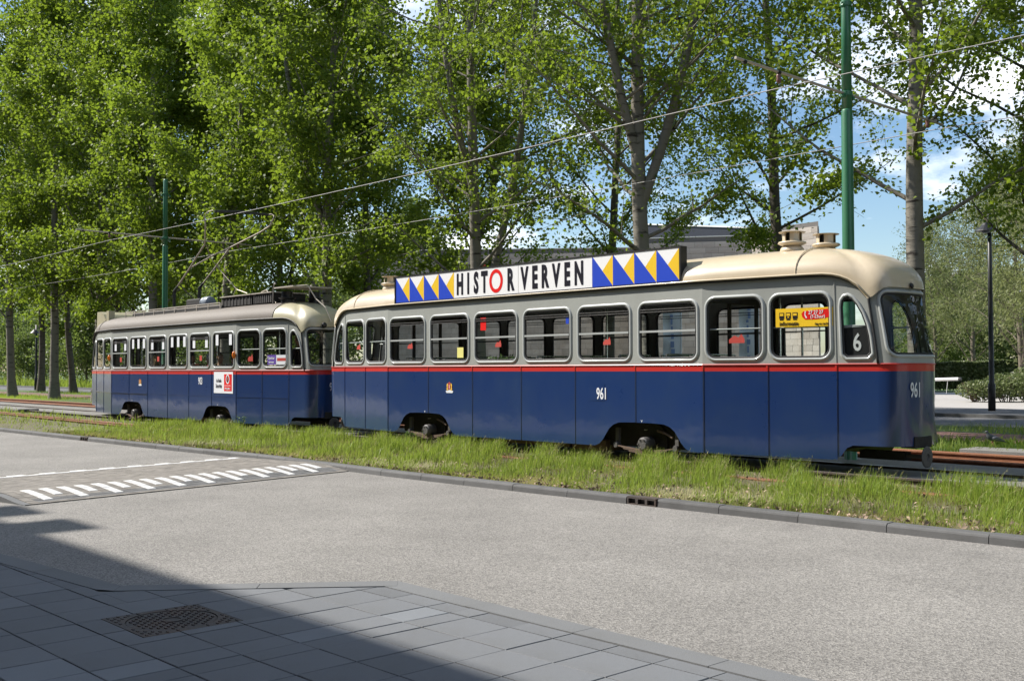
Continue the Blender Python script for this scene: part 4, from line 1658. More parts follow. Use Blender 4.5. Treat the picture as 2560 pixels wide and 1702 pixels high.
def trailer():
    root = empty('tram_trailer', (0, 0, 0))
    tag(root, 'blue and grey tram trailer 961 with cream roof and long roof advert', 'tram')
    build_tram('trailer', root)
    near = lambda x: S_of(x)
    # numbers and crest
    flat_rect('number_patch', near(-2.24), 1.21, 0.36, 0.29, 'blue', root, 0.004)
    lettering('fleet_number', '961', near(-2.126), 1.176, 0.27, 'paper', root, 0.62, 0.018)
    sn = (S_P3 + S_P3f) / 2
    lettering('fleet_number', '961', sn - 0.22, 1.29, 0.29, 'paper', root, 0.62, 0.015)
    crest(root, near(-6.23), 1.262, 1.25)
    flat_rect('sticker', near(2.66), 2.9, 0.01, 0.01, 'grey', root)
    o = MB().lathe([(0.03, -0.01), (0.045, 0.0), (0.03, 0.02), (0.012, 0.024)], n=14).obj('tail_lamp', 'blackmetal', root, smooth=True)
    on_shell(o, sn - 0.05, 2.745, 0.06)
    # red pictogram stickers on the glass
    for x, z in ((-7.53, 2.08), (-4.78, 2.07), (-2.01, 2.06), (-9.72, 2.10)):
        p = flat_poly('red_sticker', [(-0.085, -0.055), (0.085, -0.055), (0.085, 0.0), (0.06, 0.075), (0.02, 0.03), (-0.03, 0.04), (-0.085, -0.01)], near(x), z, 'salmon', root, -0.003)
    flat_poly('red_sticker', [(-0.12, -0.055), (0.14, -0.055), (0.14, 0.0), (0.09, 0.085), (0.04, 0.03), (-0.03, 0.06), (-0.12, 0.0)], near(0.57), 2.04, 'salmon', root, -0.003)
    flat_rect('red_notice', near(-5.21), 2.457, 0.16, 0.24, 'signred', root, -0.003)
    flat_rect('yellow_notice', near(-5.90), 1.925, 0.19, 0.20, 'paleyellow', root, -0.003)
    flat_rect('blue_notice', near(-2.94), 2.454, 0.09, 0.13, 'signblue', root, -0.003)
    # yellow information sign in the second door window
    s_i = near(1.65)
    inf = flat_rect('information_sign', s_i, 2.34, 0.88, 0.27, 'infoyellow', root, 0.006)
    def dec(nm, pts, m, d=0.002):
        n = len(pts)
        return MB().add([(x, y, d) for x, y in pts], [tuple(range(n))]).obj(nm, m, inf)
    dec('red_flash', [(-0.02, 0.0), (-0.035, 0.05), (-0.01, 0.085), (0.20, 0.105), (0.37, 0.112), (0.385, 0.05), (0.375, -0.01), (0.20, -0.035), (0.02, -0.035)], 'signred')
    def txt(body, x, y, size, m, xs=0.85, bold=0.012, align='LEFT'):
        me = text_mesh(body, size, xs, bold, 1.0, align).copy()
        me.materials.append(M[m])
        o = link('sign_lettering', me, inf)
        o.location = (x, y, 0.004)
    txt('27 27 27', 0.07, 0.065, 0.075, 'white')
    txt('(7-23uur)', 0.10, 0.005, 0.068, 'white')
    txt('informatie', -0.38, -0.088, 0.085, 'signblack')
    txt('dag en nacht', 0.165, -0.098, 0.048, 'signblack')
    for k in range(3):
        cx = -0.345 + k * 0.105
        ic = MB()
        ic.box(cx - 0.038, cx + 0.038, -0.012, 0.075, 0.001, 0.003)
        ic.obj('vehicle_icon', 'signblack', inf)
        w = MB()
        w.box(cx - 0.028, cx + 0.028, 0.028, 0.062, 0.003, 0.0045)
        if k == 1:
            w.box(cx - 0.012, cx + 0.012, -0.002, 0.014, 0.003, 0.0045)
        w.obj('icon_window', 'infoyellow', inf)
        MB().box(cx - 0.03, cx + 0.03, -0.034, -0.018, 0.001, 0.003).obj('icon_wheels', 'signblack', inf)
    ph = [(0.015, 0.085), (0.03, 0.09), (0.03, 0.06), (0.024, 0.055), (0.03, 0.02), (0.045, 0.01), (0.05, -0.015), (0.03, -0.012), (0.012, 0.03)]
    dec('phone_icon', ph, 'white', 0.004)
    # route number in the end window
    pl = flat_rect('route_plate', near(2.44), 1.975, 0.47, 0.43, 'rubber', root, -0.045)
    MB().box(-0.235, 0.225, 0.205, 0.222, -0.004, 0.004).obj('plate_edge', 'frame', pl)
    MB().box(0.205, 0.222, -0.21, 0.205, -0.004, 0.004).obj('plate_edge', 'frame', pl)
    lettering('route_number', '6', near(2.43), 1.955, 0.34, 'white', root, 0.72, 0.02, -0.040)
    # leaves of a pot plant seen over the sill
    g = MB()
    for k in range(70):
        c = Vector((-LS + 2 * BAY + rnd.uniform(0.30, 1.15), 0.10 + rnd.uniform(-0.02, 0.05), 1.76 + rnd.uniform(0, 0.07) + (0.04 if rnd.random() < .2 else 0)))
        a = rnd.uniform(0, 6.28)
        u = Vector((math.cos(a), 0, math.sin(a))) * 0.035
        w = Vector((-math.sin(a), rnd.uniform(-.6, .6), math.cos(a))) * 0.014
        g.add([c - u, c + w, c + u, c - w], [(0, 1, 2, 3)])
    g.obj('window_plant', 'weedleaf', root)
    # ---------------- roof advertisement
    xa, xb = -7.96, -0.40
    ad = empty('advert_board', (0, 0, 0))
    ad.parent = root
    y0, y1, z0, z1 = -0.060, 0.10, 2.985, 3.51
    b = MB()
    b.box(xa - 0.03, xb + 0.03, y0, y1, z0 - 0.02, z0)
    b.box(xa - 0.03, xb + 0.03, y0, y1, z1, z1 + 0.02)
    b.box(xa - 0.03, xa, y0, y1, z0, z1)
    b.box(xb, xb + 0.03, y0, y1, z0, z1)
    b.box(xa, xb, y1 - 0.03, y1, z0, z1)
    case = b.obj('board_case', 'blackmetal', ad)
    for x in np.linspace(xa + 0.3, xb - 0.3, 6):
        MB().box(x - 0.025, x + 0.025, y1, y1 + 0.35, z0 + 0.10, z0 + 0.15).obj('bracket', 'blackmetal', ad)
    yf = y0 + 0.012
    cuts = [xa, at_y(1134.8, 720, yf).x, at_y(1295.6, 690, yf).x, at_y(1480.8, 690, yf).x, xb]
    def face(nm, pts, m, d=0.0):
        n = len(pts)
        return MB().add([(x, yf - d, z) for x, z in pts], [tuple(range(n))]).obj(nm, m, ad)
    h = z1 - z0
    for k in (1, 2):
        face('white_panel', [(cuts[k] + 0.004, z0), (cuts[k + 1] - 0.004, z0), (cuts[k + 1] - 0.004, z1), (cuts[k] + 0.004, z1)], 'white')
    for c0, c1 in ((cuts[0], cuts[1]), (cuts[3], cuts[4])):
        w = (c1 - c0) / 4
        for i in range(4):
            q0, q1 = c0 + i * w, c0 + (i + 1) * w
            qm = (q0 + q1) / 2
            zm = (z0 + z1) / 2
            face('blue_triangle', [(q0, z0), (q1, z0), (q0, z1)], 'signblue')
            face('yellow_triangle', [(q1, z0), (q1, z1), (qm, zm)], 'signyellow')
            face('white_triangle', [(q0, z1), (qm, zm), (q1, z1)], 'white')
    # lettering of the two white panels
    def word(chars, x0, x1, size, zc):
        n = len(chars)
        for c, fr_ in chars:
            x = x0 + (x1 - x0) * fr_
            me = text_mesh(c, size, 0.53, 0.045, 1.0, 'CENTER').copy()
            me.materials.append(M['signblack'])
            o = link('sign_letter', me, ad)
            o.rotation_euler = (math.pi / 2, 0, 0)
            o.location = (x, yf - 0.004, zc)
    zc_ = (z0 + z1) / 2
    word([('H', 0.10), ('I', 0.235), ('S', 0.36), ('T', 0.49), ('R', 0.885)], cuts[1], cuts[2], 0.54, zc_ - 0.018)
    word([('V', 0.09), ('E', 0.235), ('R', 0.375), ('V', 0.53), ('E', 0.675), ('N', 0.83)], cuts[2], cuts[3], 0.54, zc_ - 0.018)
    xo = cuts[1] + (cuts[2] - cuts[1]) * 0.67
    vs, fs = [], []
    for k in range(36):
        t = 2 * math.pi * k / 36
        vs += [(xo + 0.192 * math.cos(t), yf - 0.003, zc_ + 0.222 * math.sin(t)), (xo + 0.125 * math.cos(t), yf - 0.003, zc_ + 0.152 * math.sin(t))]
    for k in range(36):
        j = (k + 1) % 36
        fs.append((2 * k, 2 * j, 2 * j + 1, 2 * k + 1))
    MB().add(vs, fs).obj('red_ring', 'signred', ad)
    # ---------------- roof ventilators
    for x, y in ((1.15, 0.72), (1.35, 1.33), (-LS - 0.9, 0.72), (-LS - 0.9, 1.33)):
        v = MB().lathe([(0.19, -0.06), (0.175, 0.02), (0.15, 0.05), (0.12, 0.06)], (x, y, 3.385), n=24).obj('ventilator', 'cream', root, smooth=True)
        MB().lathe([(0.11, 0.05), (0.19, 0.085), (0.215, 0.10), (0.20, 0.125), (0.14, 0.135), (0.11, 0.135)], (x, y, 3.385), n=24).obj('ventilator_skirt', 'cream', v, smooth=True)
        MB().lathe([(0.09, 0.13), (0.09, 0.27)], (x, y, 3.385), n=16).obj('ventilator_core', 'rubber', v)
        for k in range(4):
            w = MB()
            t0_ = R(20 + 90 * k)
            pts = [(x + 0.145 * math.cos(t0_ + R(q)), y + 0.145 * math.sin(t0_ + R(q))) for q in range(0, 62, 12)]
            vs = [(a, b_, z) for z in (3.51, 3.655) for a, b_ in pts]
            n = len(pts)
            w.add(vs, [(i, i + 1, n + i + 1, n + i) for i in range(n - 1)])
            w.obj('ventilator_baffle', 'cream', v)
        MB().lathe([(0.05, 0.262), (0.195, 0.262), (0.20, 0.272), (0.05, 0.285)], (x, y, 3.385), n=24).obj('ventilator_cap', 'cream', v)
    return root


def motor_tram():
    root = empty('tram_motor_car', (-15.149, 0.0912, -0.078), -R(0.575))
    tag(root, 'blue and grey motor tram 903 with raised pantograph and faded canvas roof', 'tram')
    build_tram('motor', root)
    near = lambda x: S_of(x)
    L = lambda p: root_inv @ p
    rm = Matrix.Translation(root.location) @ Matrix.Rotation(-R(0.575), 4, 'Z')
    root_inv = rm.inverted()
    lettering('fleet_number', '903', near(-2.035), 1.37, 0.27, 'paper', root, 0.62, 0.018)
    crest(root, near(-6.08), 1.33, 1.2)
    sn = (S_P3 + S_P3f) / 2
    lettering('fleet_number', '903', sn, 1.25, 0.28, 'paper', root, 0.62, 0.012)
    # white cigar poster on the side
    p = flat_rect('side_poster', near(-0.685), 1.345, 1.08, 0.56, 'paper', root, 0.008)
    r = MB().box(0.05, 0.48, -0.22, 0.22, 0.0, 0.003).obj('red_panel', 'signred', p)
    vs = [(0.25 + 0.10 * math.cos(2 * math.pi * k / 24), 0.09 + 0.125 * math.sin(2 * math.pi * k / 24), 0.004) for k in range(24)]
    MB().add(vs, [tuple(range(24))]).obj('oval_emblem', 'paper', p)
    vs = [(0.25 + 0.07 * math.cos(2 * math.pi * k / 24), 0.09 + 0.09 * math.sin(2 * math.pi * k / 24), 0.005) for k in range(24)]
    MB().add(vs, [tuple(range(24))]).obj('oval_centre', 'signblack', p)
    vs = [(0.25 + 0.032 * math.cos(2 * math.pi * k / 16), 0.10 + 0.055 * math.sin(2 * math.pi * k / 16), 0.006) for k in range(16)]
    MB().add(vs, [tuple(range(16))]).obj('oval_portrait', 'salmon', p)
    for body, x, y, size, m, xs, al in (('de Ideale', -0.25, 0.05, 0.13, 'signblack', 0.62, 'CENTER'), ('Senoritas', -0.25, -0.09, 0.15, 'signblack', 0.62, 'CENTER'),
                                        ('WILLEM II', 0.25, -0.16, 0.085, 'paper', 0.8, 'CENTER'), ('II', -0.42, -0.22, 0.05, 'signblack', 0.8, 'CENTER')):
        if body == 'II':
            continue
        me = text_mesh(body, size, xs, 0.012, 1.0, al).copy()
        me.materials.append(M[m])
        o = link('poster_lettering', me, p)
        o.location = (x, y, 0.006)
    MB().box(0.08, 0.42, -0.085, -0.073, 0.003, 0.006).obj('poster_rule', 'paper', p)
    # poster in the door window
    w = flat_rect('window_poster', near(1.70), 1.925, 0.80, 0.24, 'paper', root, 0.004)
    pp = MB().box(-0.40, -0.06, -0.12, 0.12, 0.0, 0.002).obj('purple_half', 'purple', w)
    for body, y in (('Openbaar', 0.045), ('vervoer', -0.055)):
        me = text_mesh(body, 0.095, 0.7, 0.012, 1.0, 'CENTER').copy()
        me.materials.append(M['paper'])
        link('poster_lettering', me, w).location = (-0.245, y, 0.004)
    MB().box(-0.02, 0.34, -0.03, 0.045, 0.0, 0.002).obj('orange_streak', 'salmon', w)
    # white blinds tabs in the top of the windows
    for i in range(6):
        c = -LS + (i + 0.5) * BAY
        for dx in ((-0.38, 0.38) if i in (0, 2, 4, 5) else (-0.40, 0.0, 0.40)):
            flat_rect('white_tab', near(c + dx), 2.42 if i % 2 == 0 else 2.47, 0.15, 0.29, 'paper', root, -0.003)
        if i in (0, 2, 4):
            flat_rect('red_sticker', near(c + 0.04), 2.0, 0.14, 0.14, 'salmon', root, -0.003)
    flat_poly('red_sticker', [(-0.10, -0.085), (0.10, -0.085), (0.10, 0.02), (0.07, 0.10), (0.02, 0.03), (-0.05, 0.04), (-0.10, -0.01)], near(0.60), 1.98, 'salmon', root, -0.003)
    # orange turn lamps
    for x in (-0.02, -LS - 0.12):
        o = MB().lathe([(0.02, 0.0), (0.06, 0.02), (0.055, 0.07), (0.02, 0.09)], n=14).obj('turn_lamp', 'orange', root, smooth=True)
        on_shell(o, near(x), 2.06, 0.004)
        o.scale = (0.75, 1.6, 1.0)
    # rails along the lower panels
    for x0, x1, z, hh in ((-LS - 2.2, -LS + 2 * BAY, 0.985, 0.022), (-LS + 2 * BAY + 0.02, 0.0, 0.985, 0.006), (0.03, 1.05, 0.985, 0.007), (1.09, 2.10, 0.985, 0.007)):
        vs = []
        xs = [x0] + [q for q in (-LS, 0.0) if x0 < q < x1] + [x1]
        mb = MB()
        for x in xs:
            p_, dx, dz, nn = frame_at(near(x), z)
            for a, b in ((-0.014, 0.0), (-0.014, hh), (0.014, hh), (0.014, 0.0)):
                vs.append(p_ + dz * a + nn * b)
        for i in range(len(xs) - 1):
            mb.f += [tuple(i * 4 + q for q in f) for f in ((0, 1, 5, 4), (1, 2, 6, 5), (2, 3, 7, 6))]
        mb.v = vs
        mb.obj('side_rail', 'blue', root)
    # head lamps above the front window
    for ds in (-0.20, 0.16):
        o = MB().lathe([(0.02, -0.02), (0.06, -0.02), (0.065, 0.03), (0.055, 0.045), (0.01, 0.05)], n=18).obj('marker_lamp', 'blackmetal', root, smooth=True)
        on_shell(o, sn + ds, 2.74, 0.08)
    # ---------------- roof equipment
    zr = Z_CROWN
    # side walkway rail
    for y in (0.36, WID - 0.36):
        rl = MB()
        zt = zr + 0.10
        x0, x1 = -LS + 0.2, -1.6
        for zq in (zt, zt - 0.055):
            rl.box(x0, x1, y - 0.015, y + 0.015, zq - 0.012, zq + 0.012)
        for x in np.linspace(x0, x1, 10):
            rl.box(x - 0.014, x + 0.014, y - 0.014, y + 0.014, 3.16, zt)
        rl.obj('roof_walkway', 'armtube', root)
    MB().box(-LS + 0.4, -1.8, 0.50, WID - 0.50, zr - 0.04, zr + 0.05, 0.01).obj('roof_board', 'under', root)
    # resistor boxes
    for x0, x1 in ((-1.9, -0.2), (-0.1, 0.9)):
        b = MB().box(x0, x1, 0.55, WID - 0.55, zr + 0.0, zr + 0.24, 0.01).obj('resistor_box', 'under', root)
        t = MB()
        for k in range(9):
            x = x0 + (x1 - x0) * (k + 0.5) / 9
            t.box(x - 0.015, x + 0.015, 0.535, 0.55, zr + 0.02, zr + 0.22)
        t.obj('resistor_grid', 'axle', b)
        MB().box(x0 - 0.03, x1 + 0.03, 0.50, WID - 0.50, zr + 0.25, zr + 0.275).obj('resistor_lid', 'armtube', b)
    # compressor drum
    cd = MB().lathe([(0.10, 0.0), (0.15, 0.03), (0.16, 0.12), (0.15, 0.13), (0.16, 0.15), (0.16, 0.40), (0.14, 0.46), (0.05, 0.47)], (-3.35, 0.72, zr + 0.20), 'X', 22).obj('compressor_drum', 'compressor', root, smooth=True)
    MB().box(-4.2, -3.35, 0.58, 0.86, zr + 0.06, zr + 0.32, 0.03).obj('compressor_motor', 'under', cd)
    # platform roof plate with two black vents
    MB().box(1.15, 2.1, 0.45, WID - 0.45, zr + 0.33, zr + 0.36).obj('roof_plate', 'armtube', root)
    for x, y in ((1.35, 0.72), (1.65, 1.35)):
        v = MB().lathe([(0.16, -0.04), (0.16, 0.05), (0.22, 0.08), (0.22, 0.10), (0.14, 0.11), (0.14, 0.26), (0.04, 0.27)], (x, y, zr), n=20).obj('ventilator', 'blackmetal', root)
    for y in (0.5, WID - 0.5):
        MB().tube([(1.0, y, zr - 0.05), (1.02, y, zr + 0.36), (1.08, y, zr + 0.46), (1.14, y, zr + 0.46)], 0.018, 6).obj('rope_guide', 'armtube', root)
    MB().tube([(1.9, 0.6, zr + 0.36), (2.2, 0.8, zr + 0.38), (2.45, 0.9, zr + 0.02), (2.8, 0.95, zr - 0.2), (3.0, 1.0, zr - 0.55)], 0.014, 6).obj('rope', 'armtube', root)
    MB().tube([(0.2, 0.62, zr + 0.3), (0.5, 0.60, zr + 0.34), (0.8, 0.62, zr + 0.1), (1.0, 0.6, zr - 0.02)], 0.014, 6).obj('rope', 'pantograph', root)
    # rear route-board fin
    fin = [( -LS - 2.55, 2.95), (-LS - 2.50, 3.62), (-LS - 2.15, 3.62), (-LS - 1.95, 3.52), (-LS - 1.78, 3.36), (-LS - 1.70, 3.15)]
    vs = [(x, y, z) for y in (0.48, WID - 0.48) for x, z in fin]
    n = len(fin)
    MB().add(vs, [tuple(range(n)), tuple(reversed(range(n, 2 * n)))] + [(i, n + i, n + (i + 1) % n, (i + 1) % n) for i in range(n)]).obj('route_box', 'cream_old', root)
    MB().box(-LS - 1.55, -LS - 1.35, 0.42, 0.62, zr - 0.12, zr + 0.22).obj('lamp_box', 'cream_old', root)
    # ---------------- pantograph (positions read off the picture on the lengthwise planes of the car)
    zp = lambda x, y: (180 + x / 2.3056, 420 + y / 2.3056)
    def q(x, y, Y):
        return L(at_y(*zp(x, y), Y))
    pg = empty('pantograph', (0, 0, 0))
    pg.parent = root
    aN, aF = q(590, 712, 0.62), q(735, 692, 1.50)
    kN, kF = q(765, 440, 0.50), q(912, 458, 1.62)
    hN, hF = q(764, 292, 0.28), q(1162, 292, 1.86)
    xb_ = (aN.x + aF.x) / 2
    fb = MB()
    for y in (0.62, 1.50):
        fb.tube([(xb_ - 0.7, y, zr + 0.12), (xb_ + 0.9, y, zr + 0.12)], 0.035, 8)
    for x in (xb_ - 0.6, xb_, xb_ + 0.8):
        fb.tube([(x, 0.62, zr + 0.12), (x, 1.50, zr + 0.12)], 0.03, 8)
        for y in (0.62, 1.50):
            fb.lathe([(0.05, -0.12), (0.07, -0.06), (0.05, 0.0)], (x, y, zr + 0.12), n=10)
    fb.obj('pantograph_base', 'blackmetal', pg)
    for a, k, h in ((aN, kN, hN), (aF, kF, hF)):
        sp = MB().tube([(a.x - 0.02, a.y, zr + 0.14), a, a.lerp(k, 0.12)], [0.05, 0.05, 0.03], 8).obj('arm_knuckle', 'blackmetal', pg)
        MB().tube([a, a.lerp(k, 0.5) + Vector((0.02, 0, 0)), k], 0.024, 8).obj('lower_arm', 'pantograph', pg)
    MB().tube([kN, q(770, 330, 0.30), hN], 0.021, 8).obj('upper_arm', 'pantograph', pg)
    MB().tube([kF, q(1090, 368, 1.80), q(1140, 335, 1.85), hF], 0.021, 8).obj('upper_arm', 'pantograph', pg)
    MB().tube([a_ for a_ in (q(680, 577, 0.55), q(820, 500, 1.1), kF)], 0.020, 8).obj('cross_brace', 'pantograph', pg)
    MB().tube([q(775, 445, 0.52), q(800, 520, 1.0), q(850, 585, 1.25), q(950, 700, 1.4), q(1010, 722, 1.4)], 0.012, 6).obj('cable', 'pantograph', pg)
    b0, b1 = q(822, 250, 0.30), q(1130, 270, 1.84)
    MB().tube([hN, q(768, 268, 0.28), q(785, 252, 0.28), q(815, 243, 0.32)], 0.014, 8).obj('horn', 'pantograph', pg)
    MB().tube([hF, q(1163, 275, 1.9), q(1150, 266, 1.88), b1], 0.014, 8).obj('horn', 'pantograph', pg)
    cb = MB()
    cb.tube([b0, b0.lerp(b1, 0.5) + Vector((0, 0, 0.035)), b1], 0.036, 8)
    cb.tube([b0 + Vector((0.2, 0, -0.03)), b1 + Vector((0.2, 0, -0.03))], 0.015, 8)
    cb.obj('collector_bar', 'blackmetal', pg)
    return root

trailer_o = trailer()
motor_o = motor_tram()


# ================================================================== TREES
def branch_paths(seed, H, r0, clear, rmax, nprim, lean=0.0, fork=None, up=(38, 62), wob=0.05, shape=None):
    """skeleton of a tree: list of (points, radii, level)"""
    g = random.Random(seed)
    out = []
    nseg = int(H / 0.9)
    pts, rad = [], []
    x = y = 0.0
    vx, vy = g.uniform(-wob, wob) + lean, g.uniform(-wob, wob)
    for i in range(nseg + 1):
        z = H * i / nseg
        pts.append(Vector((x, y, z)))
        q = z / H
        fl = 1.0 + 0.45 * math.exp(-z / 0.35)
        rad.append(max(0.012, r0 * (1 - q) ** 0.85 * fl))
        vx += g.uniform(-wob, wob) * 0.8 - vx * 0.15
        vy += g.uniform(-wob, wob) * 0.8 - vy * 0.15
        x += vx * H / nseg
        y += vy * H / nseg
    out.append((pts, rad, 0))
    def trunk_at(z):
        f = z / H * nseg
        i = min(nseg - 1, int(f))
        return pts[i].lerp(pts[i + 1], f - i), rad[i] + (rad[i + 1] - rad[i]) * (f - i)
    stems = [(trunk_at, H)]
    az = g.uniform(0, 6.28)
    if fork:
        # a second leader leaving the trunk
        for zf, azf in fork:
            b, br = trunk_at(zf)
            fp, fr_ = [], []
            n = 9
            Lf = (H - zf) * 0.86
            for i in range(n + 1):
                t = i / n
                off = 2.3 * (1 - math.exp(-2.2 * t))
                fp.append(b + Vector((math.cos(azf) * off, math.sin(azf) * off, Lf * t)))
                fr_.append(max(0.012, br * 0.72 * (1 - t) ** 0.9 + 0.01))
            out.append((fp, fr_, 1))
            def fat(z, fp=fp, fr_=fr_, zf=zf, Lf=Lf, n=n):
                f = min(n - 1e-3, max(0, (z - zf) / Lf * n))
                i = int(f)
                return fp[i].lerp(fp[i + 1], f - i), fr_[i] + (fr_[i + 1] - fr_[i]) * (f - i)
            stems.append((fat, zf + Lf))
    for si, (fn, top) in enumerate(stems):
        cnt = nprim if si == 0 else int(nprim * 0.5)
        z_lo = clear if si == 0 else clear + 3
        for k in range(cnt):
            q = (k + g.uniform(0.1, 0.9)) / cnt
            z = z_lo + (top - z_lo - 0.6) * q
            b, br = fn(z)
            az += 2.4 + g.uniform(-0.5, 0.5)
            prof = shape(q) if shape else (0.72 + 0.5 * math.sin(min(1, q * 1.6) * math.pi * 0.6)) * (1 - q) ** 0.55 + 0.12
            L = rmax * prof * g.uniform(0.8, 1.15)
            el = R(g.uniform(*up)) * (0.75 + 0.5 * q)
            n = 6
            p = b.copy()
            d = Vector((math.cos(az) * math.cos(el), math.sin(az) * math.cos(el), math.sin(el)))
            bp, brd = [p.copy()], [max(0.01, br * 0.32)]
            for i in range(n):
                d = (d + Vector((g.uniform(-.16, .16), g.uniform(-.16, .16), g.uniform(-0.06, 0.16)))).normalized()
                p = p + d * (L / n)
                bp.append(p.copy())
                brd.append(max(0.006, br * 0.32 * (1 - (i + 1) / n) ** 0.8))
            out.append((bp, brd, 1))
            for m in range(7):
                t = g.uniform(0.18, 1.0)
                i = min(n - 1, int(t * n))
                o = bp[i].lerp(bp[i + 1], t * n - i) if i < n else bp[-1]
                d2 = (bp[i + 1] - bp[i]).normalized()
                side = d2.cross(Vector((g.uniform(-1, 1), g.uniform(-1, 1), g.uniform(-1, 1)))).normalized()
                dd = (d2 * g.uniform(0.3, 0.9) + side * g.uniform(0.5, 1.0) + Vector((0, 0, g.uniform(-0.25, 0.2)))).normalized()
                L2 = L * g.uniform(0.22, 0.42) * (1.15 - 0.5 * t) + 0.25
                tp = [o, o + dd * L2 * 0.5 + Vector((0, 0, g.uniform(-.03, .05))), o + dd * L2 + Vector((0, 0, g.uniform(-.12, .05)))]
                out.append((tp, [max(0.006, brd[i] * 0.45), 0.007, 0.004], 2))
    return out

def tree_meshes(name, seed, H, r0, clear, rmax, nprim, nleaf, leaf=(0.12, 0.19), scatter=0.27, bark='bark', leafm='leaf', droop=0.0, narrow=0.8, **kw):
    sk = branch_paths(seed, H, r0, clear, rmax, nprim, **kw)
    mb = MB()
    segs = []
    for pts, rad, lv in sk:
        mb.tube(pts, rad, (10, 6, 3)[lv], cap=False)
        if lv == 0:
            continue
        for a, b in zip(pts, pts[1:]):
            w = (b - a).length * (1.0 if lv == 2 else 0.35)
            segs.append((a, b, w))
    tm_ = mb.mesh(name + '_wood')
    tm_.materials.append(M[bark])
    tm_.polygons.foreach_set('use_smooth', [True] * len(tm_.polygons))
    g = np.random.default_rng(seed)
    A = np.array([s[0] for s in segs]); B = np.array([s[1] for s in segs]); W = np.array([s[2] for s in segs])
    # clumpy: some twigs carry far more leaves
    W = W * g.gamma(1.3, 1.0, len(W))
    idx = g.choice(len(segs), nleaf, p=W / W.sum())
    t = g.random((nleaf, 1)) ** 0.8
    P = A[idx] + (B[idx] - A[idx]) * t + g.normal(0, scatter, (nleaf, 3)) * np.array([1, 1, 0.8])
    P[:, 2] = np.maximum(P[:, 2], clear * 0.8)
    return tm_, leaf_mesh(name, P, g, leaf, leafm, droop, narrow)

def leaf_mesh(name, P, g, leaf, leafm, droop=0.0, narrow=0.8):
    n = len(P)
    L = g.uniform(leaf[0], leaf[1], (n, 1))
    d = g.normal(0, 1, (n, 3)); d[:, 2] = d[:, 2] * 0.7 - 0.35 - droop
    d /= np.linalg.norm(d, axis=1, keepdims=True)
    a = g.normal(0, 1, (n, 3)); a[:, 2] += 0.4
    w = np.cross(d, a); w /= np.linalg.norm(w, axis=1, keepdims=True) + 1e-9
    nn = np.cross(w, d)
    h = L * narrow * 0.5
    base, tip = P - d * L * 0.5, P + d * L * 0.5
    lft = P - w * h + nn * L * 0.10 - d * L * 0.08
    rgt = P + w * h + nn * L * 0.10 - d * L * 0.08
    V = np.stack([base, rgt, tip, lft], 1).reshape(-1, 3)
    i4 = np.arange(n) * 4
    F = np.concatenate([np.stack([i4, i4 + 1, i4 + 2], 1), np.stack([i4, i4 + 2, i4 + 3], 1)])
    me = np_mesh(name + '_leaves', V, F)
    me.materials.append(M[leafm])
    return me

def plant_tree(name, wood, leaves, loc, rz, s, label, cat, group, leafm=None, barkm=None, tilt=(0, 0), parts=('trunk', 'crown')):
    r = empty(name, loc, rz)
    r.rotation_euler = (tilt[0], tilt[1], rz)
    r.scale = (s, s, s)
    tag(r, label, cat, group)
    a = link(parts[0], wood, r)
    b = link(parts[1], leaves, r)
    if leafm:
        b.material_slots[0].link = 'OBJECT'; b.material_slots[0].material = M[leafm]
    if barkm:
        a.material_slots[0].link = 'OBJECT'; a.material_slots[0].material = M[barkm]
    return r

ORD = ['first', 'second', 'third', 'fourth', 'fifth', 'sixth', 'seventh', 'eighth', 'ninth', 'tenth', 'eleventh', 'twelfth', 'thirteenth', 'fourteenth', 'fifteenth', 'sixteenth', 'seventeenth']
NL = 38000
poplars = [
    tree_meshes('poplar', 101, 21.0, 0.205, 3.1, 4.3, 30, NL, wob=0.045),
    tree_meshes('poplar', 202, 22.0, 0.215, 3.4, 4.3, 30, NL, fork=[(4.4, 0.4)], wob=0.05),
    tree_meshes('poplar', 303, 21.5, 0.20, 3.3, 4.5, 32, NL, fork=[(6.2, 2.6)], wob=0.05),
    tree_meshes('poplar', 404, 22.0, 0.20, 3.6, 4.2, 32, NL, wob=0.06),
]
KA = dict(scatter=0.20, leaf=(0.085, 0.14), up=(18, 52))
airy = [
    tree_meshes('poplar', 505, 22.0, 0.205, 4.2, 4.9, 32, 27000, wob=0.035, **KA),
    tree_meshes('poplar', 606, 21.0, 0.235, 4.0, 5.0, 28, 30000, lean=0.20, fork=[(5.4, 2.9), (6.6, 0.5), (7.4, 4.6)], wob=0.02, **KA),
    tree_meshes('poplar', 707, 21.0, 0.21, 3.4, 5.0, 30, 30000, lean=0.09, fork=[(2.9, 3.3), (6.6, 0.8)], wob=0.03, **KA),
    tree_meshes('poplar', 808, 21.0, 0.18, 3.6, 5.0, 32, 27000, wob=0.04, **KA),
]
ALLP = poplars + airy
LEFTROT = math.atan2(-RIGHT.y, -RIGHT.x)
